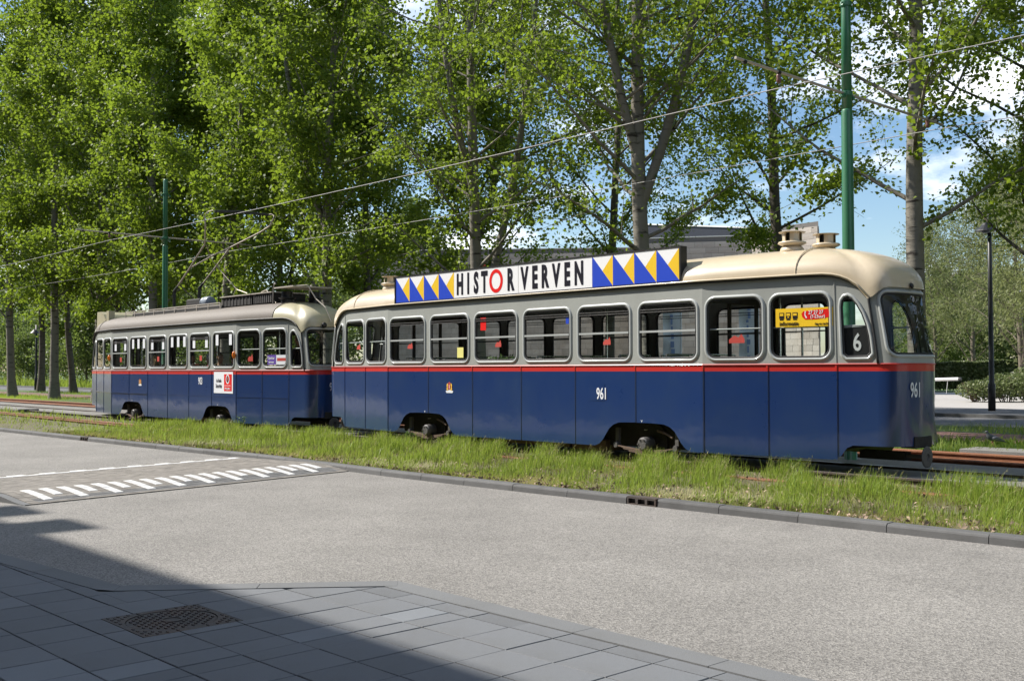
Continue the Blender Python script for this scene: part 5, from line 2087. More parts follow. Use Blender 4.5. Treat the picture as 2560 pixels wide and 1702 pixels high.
# near row, positions read from the trunks in the photograph
row1 = [(-0.06, 4, 1.00), (-6.75, 5, 1.0), (-13.45, 6, 1.0), (-21.4, 2, 1.02), (-29.1, 0, 1.0), (-35.8, 3, 1.08), (-42.2, 1, 1.10), (-48.1, 0, 1.14), (-54.7, 2, 1.14)]
lab1 = ['birch barked poplar with a tall bare pale trunk right of the green pole', 'stout pale poplar with a leaning forked trunk right of the roof advert',
        'pale poplar with a forked base behind the word HISTOR', 'pale poplar standing behind the gap between the two trams',
        'poplar behind the raised pantograph', 'poplar just left of the distant green pole', 'poplar behind the rear end of the motor tram',
        'poplar with a sunlit pale trunk left of the motor tram', 'leftmost pale trunked poplar at the picture edge']
rots = [0.6, LEFTROT, LEFTROT, 1.2, 4.0, 5.2, 0.2, 2.9, 1.7]
for (x, v, s), lb, rz in zip(row1, lab1, rots):
    w, l = ALLP[v]
    plant_tree('poplar_tree', w, l, (x, 7.0, 0.05), rz, s, lb, 'tree', 'poplars in the near row behind the tracks', tilt=(R(rnd.uniform(-1, 1)), R(rnd.uniform(-1.5, 0.3))))
row2 = [(-0.5, 7), (-7.6, 4), (-14.3, 7), (-21.6, 2), (-28.5, 0), (-35.6, 1), (-42.2, 3), (-49.0, 0), (-55.8, 2), (-62.6, 3), (-68.8, 1)]
lab2 = ['dark trunked poplar at the right picture edge behind the lamp', 'slim dark poplar standing before the stone building corner', 'slim dark poplar left of the leaning pale trunk',
        'dark poplar right behind the forked pale trunk', 'slim dark poplar left of the stone building', 'dark poplar of the far row behind the pantograph arm',
        'dark poplar of the far row behind the distant green pole', 'far row poplar half hidden behind the roof of the motor tram', 'far row poplar directly left of the motor tram',
        'dark far row poplar between the two leftmost pale trunks', 'dark far row poplar nearest the left lamp post']
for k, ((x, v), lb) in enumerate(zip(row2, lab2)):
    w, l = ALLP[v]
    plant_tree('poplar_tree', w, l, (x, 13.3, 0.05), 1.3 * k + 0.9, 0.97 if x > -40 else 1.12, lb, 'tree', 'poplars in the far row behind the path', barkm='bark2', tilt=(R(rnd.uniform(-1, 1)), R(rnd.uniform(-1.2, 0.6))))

for k, (x, y, v) in enumerate(((6.6, 7.2, 0), (13.2, 7.0, 3), (20.0, 7.1, 2), (6.2, 13.4, 1), (13.0, 13.3, 0))):
    w, l = ALLP[v]
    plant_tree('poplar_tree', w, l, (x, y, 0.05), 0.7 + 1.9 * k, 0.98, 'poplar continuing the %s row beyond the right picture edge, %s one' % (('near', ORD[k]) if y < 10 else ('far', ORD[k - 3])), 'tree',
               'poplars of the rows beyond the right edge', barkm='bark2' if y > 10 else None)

# willows and woodland on the right, thickets on the left
willow = tree_meshes('willow', 51, 11.0, 0.16, 1.2, 4.6, 34, 15000, leaf=(0.14, 0.24), scatter=0.30, bark='bark3', leafm='willow', droop=0.5, narrow=0.30, wob=0.1, up=(35, 70))
wild = tree_meshes('wild_tree', 61, 9.0, 0.10, 0.8, 2.6, 26, 9000, leaf=(0.16, 0.26), scatter=0.32, bark='bark3', leafm='bushleaf', narrow=0.65, wob=0.08)
bush = tree_meshes('bush', 71, 5.2, 0.07, 0.25, 3.0, 30, 9000, leaf=(0.14, 0.24), scatter=0.34, bark='bark3', leafm='bushleaf', narrow=0.6, wob=0.1, up=(20, 60),
                   shape=lambda q: 1.05 - 0.55 * q)

def place_px(px, depth, base_z=0.0):
    r = ray(px, 921)
    r = Vector((r.x, r.y, 0)); r = r * (depth)
    return Vector((CAM.x + r.x, CAM.y + r.y, base_z))

for k, (px, dp, s, lb) in enumerate([(2440, 82, 1.25, 'pale green willow rising behind the tall lamp post'), (2560, 60, 1.2, 'pale willow at the right edge behind the shrubs'),
                                     (2330, 92, 1.2, 'pale willow rising behind the birch barked poplar'), (2650, 46, 1.1, 'tall loose willow leaning in from the right edge')]):
    p = place_px(px, dp)
    plant_tree('willow_tree', willow[0], willow[1], p, 1.9 * k, s, lb, 'tree', 'willows at the right')
wl_ = [(2330, 108, 1.1), (2372, 96, 1.0), (2412, 112, 1.25), (2455, 98, 1.05), (2498, 110, 1.2), (2545, 97, 1.1), (2590, 106, 1.2), (2285, 112, 1.2), (2240, 118, 1.2), (2350, 130, 1.5), (2430, 135, 1.5), (2520, 132, 1.5)]
for k, (px, dp, s) in enumerate(wl_):
    p = place_px(px, dp)
    plant_tree('woodland_tree', wild[0], wild[1], p, 2.1 * k, s, 'thin stemmed young tree in the wood behind the hedge, %s from the left' % ORD[sorted(q[0] for q in wl_).index(px)], 'tree', 'woodland behind the hedge')
bl_ = [(-62, 24), (-69, 25.5), (-76, 24), (-83, 26), (-90, 24.5), (-98, 26), (-106, 24.5), (-115, 26), (-125, 25), (-137, 27), (-150, 26), (-56, 27), (-95, 33), (-110, 34), (-80, 33), (-66, 33), (-128, 34)]
for k, (x, y) in enumerate(bl_):
    plant_tree('thicket_bush', bush[0], bush[1], (x, y, 0.0), 1.7 * k, 1.25 + 0.25 * math.sin(k * 1.9), 'tall grey green bush beyond the far road at the left, %s from the right' % ORD[sorted((-q[0] for q in bl_)).index(-x)], 'bush', 'thicket beyond the far road at the left', parts=('stems', 'foliage'))
for k, (x, y) in enumerate(((4, 30), (11, 28.5), (18, 30.5), (25, 28.5), (32, 30), (39, 28.5), (47, 30), (55, 28.5))):  # out of view, added so the trailer front mirrors dark foliage
    plant_tree('thicket_bush', bush[0], bush[1], (x, y, 0.0), 2.3 * k, 1.75, 'tall unseen bush added beyond the right edge to darken reflections, %s from the trams' % ORD[k], 'bush', 'unseen bushes added to darken reflections', parts=('stems', 'foliage'))
for k, (x, y) in enumerate(((-128, -24), (-132, -15), (-127, -7), (-136, 1), (-150, -20))):  # out of view, added to darken what the motor tram windows reflect
    plant_tree('unseen_tree', wild[0], wild[1], (x, y, 0.0), 1.3 * k, 1.8, 'unseen tree added beyond the left edge to darken window reflections, %s one' % ORD[k], 'tree', 'unseen trees added to darken window reflections')
for k, x in enumerate(np.linspace(-175, -60, 12)):
    w, l = poplars[k % 4]
    plant_tree('background_tree', wild[0], wild[1], (float(x), 42 + 3 * math.sin(k * 2.2), 0), 1.1 * k, 1.7, 'tall tree rising behind the left thicket, %s from the left' % ORD[k], 'tree', 'trees behind the thicket')

def leaf_block(name, x0, x1, y0, y1, z0, z1, n, leafm, seed, leaf=(0.10, 0.16), surf=True):
    g = np.random.default_rng(seed)
    P = g.random((n, 3))
    if surf:
        # most leaves close to the faces
        ax = g.integers(0, 3, n)
        m = g.random(n) < 0.8
        for q in range(3):
            s = m & (ax == q)
            side = g.random(s.sum()) < (0.5 if q != 2 else 0.0)
            P[s, q] = np.where(side, g.random(s.sum()) * 0.10, 1 - g.random(s.sum()) * 0.10)
    P = P * np.array([x1 - x0, y1 - y0, z1 - z0]) + np.array([x0, y0, z0])
    P[:, 2] += 0.10 * np.sin(P[:, 0] * 1.7) * np.sin(P[:, 0] * 0.53 + 1) * (P[:, 2] - z0) / (z1 - z0)
    return leaf_mesh(name, P, g, leaf, leafm)

# clipped hedge across the yard
h0, h1 = at_z(2250, 976, 0.05), at_z(2575, 976, 0.05)
hd = (h1 - h0); hl = hd.length
hr = empty('hedge', h0, math.atan2(hd.y, hd.x))
tag(hr, 'long clipped hedge with pale top behind the sunlit yard', 'hedge')
link('foliage', leaf_block('hedge', 0, hl, 0, 1.6, 0.1, 1.95, 42000, 'hedgeleaf', 5, (0.12, 0.2)), hr)
c = MB()
for k in range(40):
    c.tube([(hl * (k + .5) / 40, 0.8, 0), (hl * (k + .5) / 40 + rnd.uniform(-.2, .2), 0.8, 1.6)], [0.04, 0.015], 5)
c.obj('stems', 'bark2', hr)
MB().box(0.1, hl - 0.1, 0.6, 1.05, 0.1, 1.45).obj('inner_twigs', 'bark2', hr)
# low shrubs at the right
s0 = at_z(2440, 1003, 0.06)
for k, (px, py, w, hgt, lb) in enumerate([(2450, 1004, 2.2, 0.95, 'loose low shrub with bare stems left of the lamp post foot'), (2530, 1004, 3.2, 1.25, 'round green shrub right of the lamp post'),
                                          (2590, 1000, 2.6, 1.6, 'dense shrub cut by the right picture edge')]):
    p = at_z(px, py, 0.06)
    g = np.random.default_rng(70 + k)
    n = 2600 if k else 1300
    u = g.normal(0, 1, (n, 3)); u /= np.linalg.norm(u, axis=1, keepdims=True)
    P = u * (g.random((n, 1)) ** 0.4) * np.array([w / 2, w / 2.6, hgt / 2]) + np.array([0, 0, hgt * 0.55])
    r = empty('shrub', p, math.atan2(RIGHT.y, RIGHT.x))
    tag(r, lb, 'shrub', 'low shrubs beside the yard')
    link('foliage', leaf_mesh('shrub', P, g, (0.09, 0.15), 'hedgeleaf'), r)
    c = MB()
    for q in range(16):
        a = rnd.uniform(-w / 2.4, w / 2.4)
        c.tube([(a * 0.5, rnd.uniform(-.2, .2), 0), (a * 0.8, rnd.uniform(-.3, .3), hgt * 0.5), (a, rnd.uniform(-.4, .4), hgt * 0.9)], [0.02, 0.014, 0.006], 4)
    c.obj('stems', 'spring', r)

# ================================================================== GRASS
def blades(name, X, Y, Z, H, wid, m, seed, lean=0.35):
    g = np.random.default_rng(seed)
    n = len(X)
    a = g.uniform(0, 2 * np.pi, n)
    az = g.uniform(0, 2 * np.pi, n)
    ln = np.abs(g.normal(0, lean, n)) * H
    dx, dy = np.cos(az) * ln + 0.10 * H, np.sin(az) * ln
    wx, wy = np.cos(a) * wid, np.sin(a) * wid
    P0 = np.stack([X - wx, Y - wy, Z], 1); P1 = np.stack([X + wx, Y + wy, Z], 1)
    mx, my, mz = X + dx * 0.30, Y + dy * 0.30, Z + H * 0.55
    P2 = np.stack([mx + wx * .8, my + wy * .8, mz], 1); P3 = np.stack([mx - wx * .8, my - wy * .8, mz], 1)
    P4 = np.stack([X + dx, Y + dy, Z + H * (1 - 0.25 * np.minimum(1, ln / np.maximum(H, 1e-6)))], 1)
    V = np.stack([P0, P1, P2, P3, P4], 1).reshape(-1, 3)
    k = np.arange(n) * 5
    F = np.concatenate([np.stack([k, k + 1, k + 2], 1), np.stack([k, k + 2, k + 3], 1), np.stack([k + 3, k + 2, k + 4], 1)])
    me = np_mesh(name, V, F)
    me.materials.append(M[m])
    return me

def verge_points(n, seed, x0, x1, back=-0.12, front=0.24, power=1.0):
    g = np.random.default_rng(seed)
    X = x0 + (x1 - x0) * g.random(n)
    xp = np.array([p[0] for p in KERB_PATH][::-1]); yp = np.array([p[1] for p in KERB_PATH][::-1])
    yk = np.interp(X, xp, yp) + front
    t = g.random(n) ** power
    Y = yk + (back - yk) * t
    # patchiness
    pat = np.sin(X * 1.9 + 2.0 * np.sin(Y * 1.3)) * np.sin(Y * 2.3 + X * 0.7) + 0.6 * np.sin(X * 5.1 + Y * 3.7)
    return X, Y, pat, (Y - yk) / (back - yk), g

groot = []
for nm, x0, x1, n, hb, wd, sd in (('grass', -3.5, 9.0, 60000, 0.10, 0.0040, 1), ('grass', -17.5, -3.5, 46000, 0.13, 0.0055, 2), ('grass', -60, -17.5, 15000, 0.07, 0.010, 3)):
    X, Y, pat, t, g = verge_points(n, sd, x0, x1)
    H = hb * g.lognormal(0, 0.5, n) * (0.55 + 0.75 * np.clip(t, 0, 1)) * (1 + 0.35 * pat)
    # taller clumps close to the rail
    H *= np.where((t > 0.55) & (pat > 0.35), 1.5, 1.0)
    keep = (pat + g.normal(0, 0.5, n)) > -0.35
    if sd == 3:
        keep &= g.random(n) < 0.8
    keep &= np.abs(Y + 0.75) > 0.09
    o = link(nm, blades('verge_grass', X[keep], Y[keep], np.full(keep.sum(), 0.05), np.clip(H[keep], 0.02, 0.34), wd, 'grassblade', sd), None)
    tag(o, ['lush tall grass on the verge in front of the trailer', 'long wind blown grass on the verge in front of the motor tram', 'short sparse grass on the verge at the far left'][sd - 1], 'grass', kind='stuff')
    # dry straw among it
    X, Y, pat, t, g = verge_points(n // 3, sd + 10, x0, x1, power=1.4)
    H = hb * 0.7 * g.lognormal(0, 0.4, len(X))
    o = link('dry_grass', blades('dry_grass', X, Y, np.full(len(X), 0.05), np.clip(H, 0.02, 0.3), wd * 0.9, 'grassdry', sd + 10, 0.6), None)
    tag(o, ['yellowed straw among the grass in front of the trailer', 'yellowed straw among the grass in front of the motor tram', 'yellowed straw among the short grass at the left'][sd - 1], 'grass', kind='stuff')

# seed heads standing above the grass
X, Y, pat, t, g = verge_points(1500, 31, -16, 8.5, power=0.6)
m = (t > 0.25) & (pat > -0.2)
X, Y = X[m], Y[m]
vs, fs = [], []
mbs = MB()
for x, y in zip(X, Y):
    h = g.uniform(0.18, 0.34)
    d = Vector((g.normal(0.06, 0.08), g.normal(0, 0.08), 0))
    p0 = Vector((x, y, 0.05)); p1 = p0 + d * 0.4 + Vector((0, 0, h * 0.7)); p2 = p0 + d + Vector((0, 0, h))
    mbs.tube([p0, p1, p2], [0.0022, 0.0016, 0.001], 3, cap=False)
    for q in range(5):
        c = p1.lerp(p2, 0.45 + q * 0.13)
        e = Vector((g.normal(0.01, 0.022), g.normal(0, 0.022), g.uniform(-0.012, 0.03)))
        s = Vector((-e.y, e.x, 0)).normalized() * 0.004
        mbs.add([c, c + e * 0.5 + s, c + e * 1.5, c + e * 0.5 - s], [(0, 1, 2, 3)])
o = mbs.obj('grass_seed_heads', 'grassdry')
tag(o, 'pale grass seed heads standing above the verge', 'grass', kind='stuff')

# leaf litter on the verge next to the kerb
g = np.random.default_rng(77)
X, Y, pat, t, g = verge_points(3800, 41, -16, 9, power=1.8)
P = np.stack([X, Y, np.full(len(X), 0.085) + g.random(len(X)) * 0.02], 1)
lm = leaf_mesh('litter', P, g, (0.03, 0.075), 'litter', 0, 0.6)
tag(link('leaf_litter', lm), 'dry brown leaf litter scattered along the kerb', 'litter', kind='stuff')

# broad leaved weeds
for k, (px, py, hh, lb) in enumerate([(1985, 1190, 0.34, 'broad leaved weed in the grass below the trailer door'), (620, 1075, 0.38, 'tall flowering weed before the motor tram front'), (1110, 1105, 0.30, 'leafy weed beside the trailer wheel')]):
    p = at_z(px, py, 0.08)
    r = empty('weed_plant', (p.x, min(p.y, -0.15), 0.06))
    tag(r, lb, 'plant', 'weeds in the verge')
    c = MB()
    ll = MB()
    for q in range(6):
        a = rnd.uniform(0, 6.28)
        top = Vector((math.cos(a) * 0.09, math.sin(a) * 0.09, hh * rnd.uniform(0.7, 1.0)))
        c.tube([(0, 0, 0), top * 0.5 + Vector((0, 0, 0.03)), top], [0.006, 0.005, 0.003], 4)
        for w in range(9):
            b = top * rnd.uniform(0.3, 1.0)
            aa = rnd.uniform(0, 6.28)
            d = Vector((math.cos(aa), math.sin(aa), rnd.uniform(-.2, .5))).normalized() * rnd.uniform(0.05, 0.10)
            sd_ = d.cross(Vector((0, 0, 1))).normalized() * 0.022
            ll.add([b, b + d * 0.45 + sd_, b + d, b + d * 0.45 - sd_], [(0, 1, 2, 3)])
    c.obj('stems', 'weedleaf', r)
    ll.obj('leaves', 'weedleaf', r)

# grass on the strips behind the tracks
for nm, y0, y1, n, hb, lb, sd in (('grass', 5.5, 8.7, 26000, 0.10, 'shaded grass under the near row of poplars', 51), ('grass', 11.7, 14.3, 12000, 0.10, 'shaded grass under the far row of poplars', 52)):
    g = np.random.default_rng(sd)
    X = np.concatenate([g.uniform(-9, 9, n // 2), g.uniform(-70, -9, n - n // 2)])
    Y = g.uniform(y0, y1, n)
    H = hb * g.lognormal(0, 0.5, n)
    o = link(nm, blades('strip_grass', X, Y, np.full(n, 0.07), np.clip(H, 0.02, 0.4), 0.008, 'grassblade', sd))
    tag(o, lb, 'grass', kind='stuff')
g = np.random.default_rng(54)
n = 9000
X = g.uniform(-150, -55, n); Y = g.uniform(20.9, 24.0, n)
o = link('ground_cover', blades('ground_cover', X, Y, np.full(n, 0.1), 0.5 * g.lognormal(0, 0.4, n), 0.03, 'grassblade', 55))
tag(o, 'leafy ground cover at the foot of the thicket', 'ground cover', kind='stuff')


# ================================================================== POLES AND WIRES
def overhead_pole(x, label, lean=0.0):
    y = 2.75
    r = empty('overhead_pole', (x, y, 0.03))
    tag(r, label, 'pole', 'green overhead line poles between the tracks')
    MB().lathe([(0.15, 0.0), (0.15, 0.04), (0.105, 0.05), (0.098, 3.0), (0.092, 5.80), (0.086, 5.84), (0.083, 5.86)], n=24).obj('lower_tube', 'polegreen', r, smooth=True)
    MB().lathe([(0.083, 5.86), (0.078, 7.4), (0.075, 8.10), (0.06, 8.14), (0.01, 8.15)], n=24).obj('upper_tube', 'polegreen', r, smooth=True)
    for z in (6.12, 7.62):
        cl = MB()
        cl.lathe([(0.092, -0.04), (0.098, -0.035), (0.098, 0.035), (0.092, 0.04)], (0, 0, z), n=20)
        for s in (-1, 1):
            cl.tube([(0, s * 0.09, z), (0, s * 0.14, z), (0, s * 0.15, z - 0.03)], 0.016, 6)
            cl.lathe([(0.01, -0.02), (0.035, -0.02), (0.035, 0.02), (0.01, 0.02)], (0.03, s * 0.14, z - 0.055), 'X', 10)
        cl.obj('clamp', 'polegreen', r)
    za = 6.13
    for s, L in ((-1, 3.05), (1, 3.30)):
        a = MB().tube([(0, s * 0.12, za - 0.01), (0, s * L, za + (0.02 if s < 0 else -0.03))], 0.024, 8).obj('arm', 'armtube', r)
        yi = s * (1.95 if s < 0 else 2.75)
        i = MB()
        i.lathe([(0.012, 0.0), (0.03, -0.01), (0.042, -0.04), (0.03, -0.07), (0.042, -0.10), (0.03, -0.14), (0.012, -0.15)], (0, yi, za - 0.02), n=12)
        i.obj('insulator', 'porcelain', a, smooth=True)
        MB().lathe([(0.034, -0.03), (0.034, 0.03)], (0, yi, za), 'Y', 10).obj('arm_clip', 'blackmetal', a)
        MB().lathe([(0.034, -0.03), (0.034, 0.03)], (0, s * (L - 0.22), za), 'Y', 10).obj('arm_clip', 'blackmetal', a)
    return r
p1 = at_y(2120.7, 594, 2.75)
p2 = at_y(412.5, 762, 2.75)
overhead_pole(p1.x, 'tall green tubular pole rising behind the roof ventilators of the trailer')
overhead_pole(p2.x, 'distant green tubular pole left of the pantograph')

def wire(y, label, z=5.92):
    mb = MB()
    pts = []
    xs = [45.0, p1.x, p2.x, p2.x - 26, p2.x - 60]
    for a, b in zip(xs, xs[1:]):
        for i in range(14):
            t = i / 14
            pts.append((a + (b - a) * t, y, z - 0.10 * 4 * t * (1 - t) * abs(b - a) / 40))
    mb.tube(pts, 0.008, 6)
    o = mb.obj('contact_wire', 'wire')
    tag(o, label, 'wire', 'tram contact wires')
wire(0.82, 'overhead contact wire above the two trams')
wire(5.45, 'overhead contact wire above the empty rear track')

def lamp_post(p, h, label, hood=0.0):
    r = empty('lamp_post', p, 0)
    tag(r, label, 'lamp post', 'black lamp posts beyond the trees')
    MB().lathe([(0.12, 0), (0.12, 0.9), (0.085, 0.95), (0.075, h * 0.6), (0.06, h)], n=14).obj('post', 'blackmetal', r, smooth=True)
    d = Vector((-RIGHT.x, -RIGHT.y, 0)) * 0.12
    m = MB()
    m.lathe([(0.34, 0.0), (0.32, 0.03), (0.14, 0.20), (0.07, 0.30)], (d.x, d.y, h - 0.62), n=18)
    m.obj('lamp_hood', 'blackmetal', r)
    MB().lathe([(0.1, -0.05), (0.16, 0.0), (0.16, 0.02)], (d.x, d.y, h - 0.64), n=14).obj('lamp_glass', 'compressor', r)
    return r
lp = at_z(2480, 1027, 0.13)
dlp = (lp - CAM).dot(FWD)
lamp_post(lp, 1.61 + dlp * (919 - 532) / FPX - 0.13, 'tall black lamp post standing on the pavement at the right')
lp = at_z(90, 975, 0.13)
dlp = (lp - CAM).dot(FWD)
lamp_post(lp, 1.61 + dlp * (925 - 812) / FPX - 0.13, 'distant black lamp post between the trees at the far left')

# ================================================================== STONE BUILDING BEHIND THE TREES
KB = 1.22
def bpt(x, y):
    return Vector((CAM.x + (x - CAM.x) * KB, CAM.y + (y - CAM.y) * KB))
HB = 1.611 + (8.42 - 1.611) * KB
bd = empty('stone_building', (bpt(-32, 32).x, bpt(-32, 32).y, 0))
tag(bd, 'stone clad building with dark flat roof behind the trees', 'building')
BO = Vector((bd.location.x, bd.location.y, 0))
faces_ = [(bpt(-42.6, 25.2), bpt(-41.6, 22.7)), (bpt(-41.6, 22.7), bpt(-30.4, 33.2)), (bpt(-30.4, 33.2), bpt(-27.5, 30.0)), (bpt(-27.5, 30.0), bpt(-22.9, 33.3)), (bpt(-22.9, 33.3), bpt(-18.7, 32.9)), (bpt(-18.7, 32.9), bpt(-22.4, 38.8))]
CH, CW = 0.37, 0.80
stone_me = MB().box(-0.5, 0.5, -0.05, 0.0, -0.5, 0.5).mesh('stone')
stone_me.materials.append(M['stone'])
stones = []
core = MB()
for fi, (a, b) in enumerate(faces_):
    d = (b - a); L = d.length; d = d / L
    n = Vector((d.y, -d.x))
    if n.dot(Vector((CAM.x, CAM.y)) - a) < 0 and fi not in (0, 2, 5):
        n = -n
    hb = HB if fi < 4 else HB + 0.35
    core.add([(a.x - BO.x, a.y - BO.y, 0), (b.x - BO.x, b.y - BO.y, 0), (b.x - BO.x, b.y - BO.y, hb), (a.x - BO.x, a.y - BO.y, hb)], [(0, 1, 2, 3)])
    rows = int(hb / CH)
    for j in range(rows):
        s = -rnd.uniform(0, CW)
        while s < L:
            w = CW * rnd.choice((0.6, 0.8, 1.0, 1.0, 1.25))
            e0, e1 = max(0, s), min(L, s + w)
            if e1 - e0 > 0.08:
                c = a + d * ((e0 + e1) / 2)
                stones.append((c, d, n, e1 - e0, (j + 0.5) * CH, fi))
            s += w
core.obj('wall_core', 'stone_joint', bd)
# the 300 that show largest: upper courses of the faces turned to the street
def vis(q):
    return (0 if q[5] in (3, 4) else 1, -q[4])
stones.sort(key=lambda q: (0 if (q[5] in (3, 4) and q[4] > 4.5) else (1 if q[5] in (1,) and q[4] > HB - 1.5 else 2), -q[4]))
sm = MB()
for k, (c, d, n, w, z, fi) in enumerate(stones):
    pr_ = rnd.uniform(0.03, 0.05)
    if k < 300:
        o = link('stone', stone_me, bd)
        px_, py_ = c.x - BO.x + n.x * pr_, c.y - BO.y + n.y * pr_
        sgn = 1 if Vector((d.y, -d.x)).dot(n) > 0 else -1
        dd = d * sgn
        # local y axis points away from the street side
        o.matrix_local = Matrix(((dd.x * (w - 0.012), -n.x, 0, px_), (dd.y * (w - 0.012), -n.y, 0, py_), (0, 0, CH - 0.012, z), (0, 0, 0, 1)))
    else:
        h = (w - 0.012) / 2
        p = c + n * pr_
        q0, q1 = p - d * h, p + d * h
        z0, z1 = z - CH / 2 + 0.006, z + CH / 2 - 0.006
        b0, b1 = q0 - n * 0.05, q1 - n * 0.05
        vs = [(v.x - BO.x, v.y - BO.y, zz_) for zz_ in (z0, z1) for v in (q0, q1, b1, b0)]
        sm.add(vs, [(0, 1, 5, 4), (4, 5, 6, 7), (1, 2, 6, 5), (3, 0, 4, 7)])
o = sm.obj('lower_stones', 'stone_mass', bd)
o['kind'] = 'stuff'
# roof volumes
rf = MB()
def roof_slab(pts, z0, z1):
    n = len(pts)
    vs = [(p.x - BO.x, p.y - BO.y, z) for z in (z0, z1) for p in pts]
    rf.add(vs, [tuple(range(n)), tuple(range(n, 2 * n))] + [(i, (i + 1) % n, n + (i + 1) % n, n + i) for i in range(n)])
roof_slab([bpt(-41.4, 23.1), bpt(-30.3, 33.6), bpt(-27.3, 30.5), bpt(-22.8, 33.8), bpt(-19.1, 33.4), bpt(-22.6, 38.8), bpt(-40, 44)], HB - 0.35, HB - 0.25)
ra, rb = at_y(1600, 563, 52.0), at_y(2012, 577, 52.0)
away = Vector((ra.x - CAM.x, ra.y - CAM.y)).normalized() * 7
pts = [Vector((ra.x, ra.y)), Vector((rb.x, rb.y)), Vector((rb.x, rb.y)) + away, Vector((ra.x, ra.y)) + away]
zt = [ra.z, rb.z, rb.z, ra.z]
vs = [(p.x - BO.x, p.y - BO.y, HB - 0.3) for p in pts] + [(p.x - BO.x, p.y - BO.y, z) for p, z in zip(pts, zt)]
rf.add(vs, [(0, 1, 2, 3), (4, 5, 6, 7)] + [(i, (i + 1) % 4, 4 + (i + 1) % 4, 4 + i) for i in range(4)])
rf.obj('roof', 'roofdark', bd)
e = MB()
e.tube([(pts[0].x - BO.x, pts[0].y - BO.y, zt[0] + 0.05), (pts[1].x - BO.x, pts[1].y - BO.y, zt[1] + 0.05)], 0.09, 6)
e.obj('roof_edge', 'roofedge', bd)
for (a, b) in faces_[1:5]:
    MB().tube([(a.x - BO.x, a.y - BO.y, HB + 0.02), (b.x - BO.x, b.y - BO.y, HB + 0.02)], 0.05, 6).obj('wall_coping', 'roofedge', bd)
sg = MB()
a, b = faces_[1]
d = (b - a).normalized(); n = Vector((d.y, -d.x))
if n.dot(Vector((CAM.x, CAM.y)) - a) < 0: n = -n
arc = []
for k in range(15):
    t = k / 14
    p = a + d * (5.2 + 6.5 * t) + n * 0.15
    arc.append((p.x - BO.x, p.y - BO.y, HB - 2.3 + 1.25 * math.sin(min(1, t * 2.2) * math.pi / 2) - 1.0 * max(0, t - 0.35)))
sg.tube(arc, 0.07, 6)
sg.obj('red_emblem', 'signred', bd)

# flags in front of the building
def flag(px, py, Y, h, label):
    p = at_y(px, py, Y)
    r = empty('flag', (p.x, Y, 0.05), math.atan2(RIGHT.y, RIGHT.x))
    tag(r, label, 'flag', 'white and blue flags by the building')
    MB().tube([(0, 0, 0), (0, 0, h)], 0.03, 8).obj('pole', 'flagwhite', r)
    vs, fs = [], []
    W, n = 0.75, 18
    for i in range(n + 1):
        z = h - 0.1 - (h * 0.72) * i / n
        for j in range(6):
            u = j / 5
            vs.append((-W * u, 0.07 * math.sin(i * 0.8 + u * 4) * u, z - 0.05 * u * math.sin(i * 0.4)))
    for i in range(n):
        for j in range(5):
            a = i * 6 + j
            fs.append((a, a + 1, a + 7, a + 6))
    MB().add(vs, fs).obj('cloth', 'flagwhite', r, smooth=True)
    b = MB()
    z = h - 0.6
    while z > h * 0.42:
        dz_ = rnd.uniform(0.10, 0.28)
        x0_ = -0.46 + rnd.uniform(-0.04, 0.04)
        b.box(x0_, x0_ + rnd.uniform(0.05, 0.16), -0.10, -0.09, z - dz_, z)
        z -= dz_ + rnd.uniform(0.05, 0.12)
    b.obj('blue_print', 'flagblue', r)['kind'] = 'stuff'
flag(1703, 850, 22.0, 4.6, 'white flag with blue print seen through the sixth trailer window')
flag(1793, 850, 22.6, 4.6, 'white flag with blue print seen at the left of the first door window')
flag(1896, 850, 22.3, 4.6, 'white flag with blue print seen at the right of the first door window')

# ================================================================== SMALL THINGS ON THE RIGHT
b0, b1 = at_z(2290, 1000, 0.05), at_z(2400, 1000, 0.05)
ba = at_y(2400, 947, b1.y); bb = at_y(2255, 951, b1.y)
br = empty('barrier', (ba.x, ba.y, 0.05))
tag(br, 'white barrier boom lowered across the yard entrance', 'barrier')
MB().tube([(0, 0, ba.z - 0.05), (bb.x - ba.x, 0, bb.z - 0.05)], 0.075, 8).obj('boom', 'white', br)
MB().lathe([(0.085, -0.06), (0.085, 0.06)], (0.0, 0, ba.z - 0.05), 'X', 10).obj('boom_tip', 'blackmetal', br)
MB().box(bb.x - ba.x - 0.3, bb.x - ba.x + 0.1, -0.25, 0.25, 0, bb.z + 0.1, 0.03).obj('gate_post', 'axle', br)
for k in range(3):
    q = -0.6 - k * 1.0
    MB().tube([(q, 0, ba.z - 0.1), (q - 0.08, 0, ba.z - 0.75)], 0.012, 5).obj('skirt_rod', 'white', br)

bx_ = at_z(2546, 980, 0.05)
mt = empty('ticket_machine', (bx_.x, bx_.y, 0.05), math.atan2(RIGHT.y, RIGHT.x))
tag(mt, 'small dark ticket machine with an orange panel at the right edge', 'machine')
MB().box(-0.35, 0.45, -0.3, 0.3, 0, 1.25, 0.03).obj('cabinet', 'axle', mt)
MB().box(0.05, 0.35, -0.315, -0.3, 0.85, 1.1).obj('orange_panel', 'orange', mt)
MB().box(-0.15, 0.15, -0.315, -0.3, 0.55, 0.8).obj('white_panel', 'paper', mt)
sp_ = at_z(2556, 985, 0.05)
so_ = MB().lathe([(0.07, 0), (0.06, 6.5), (0.02, 6.52)], n=12).obj('signpost', 'compressor', None, smooth=True)
so_.location = (sp_.x, sp_.y, 0.05)
tag(so_, 'thin grey metal pole at the extreme right edge', 'pole')

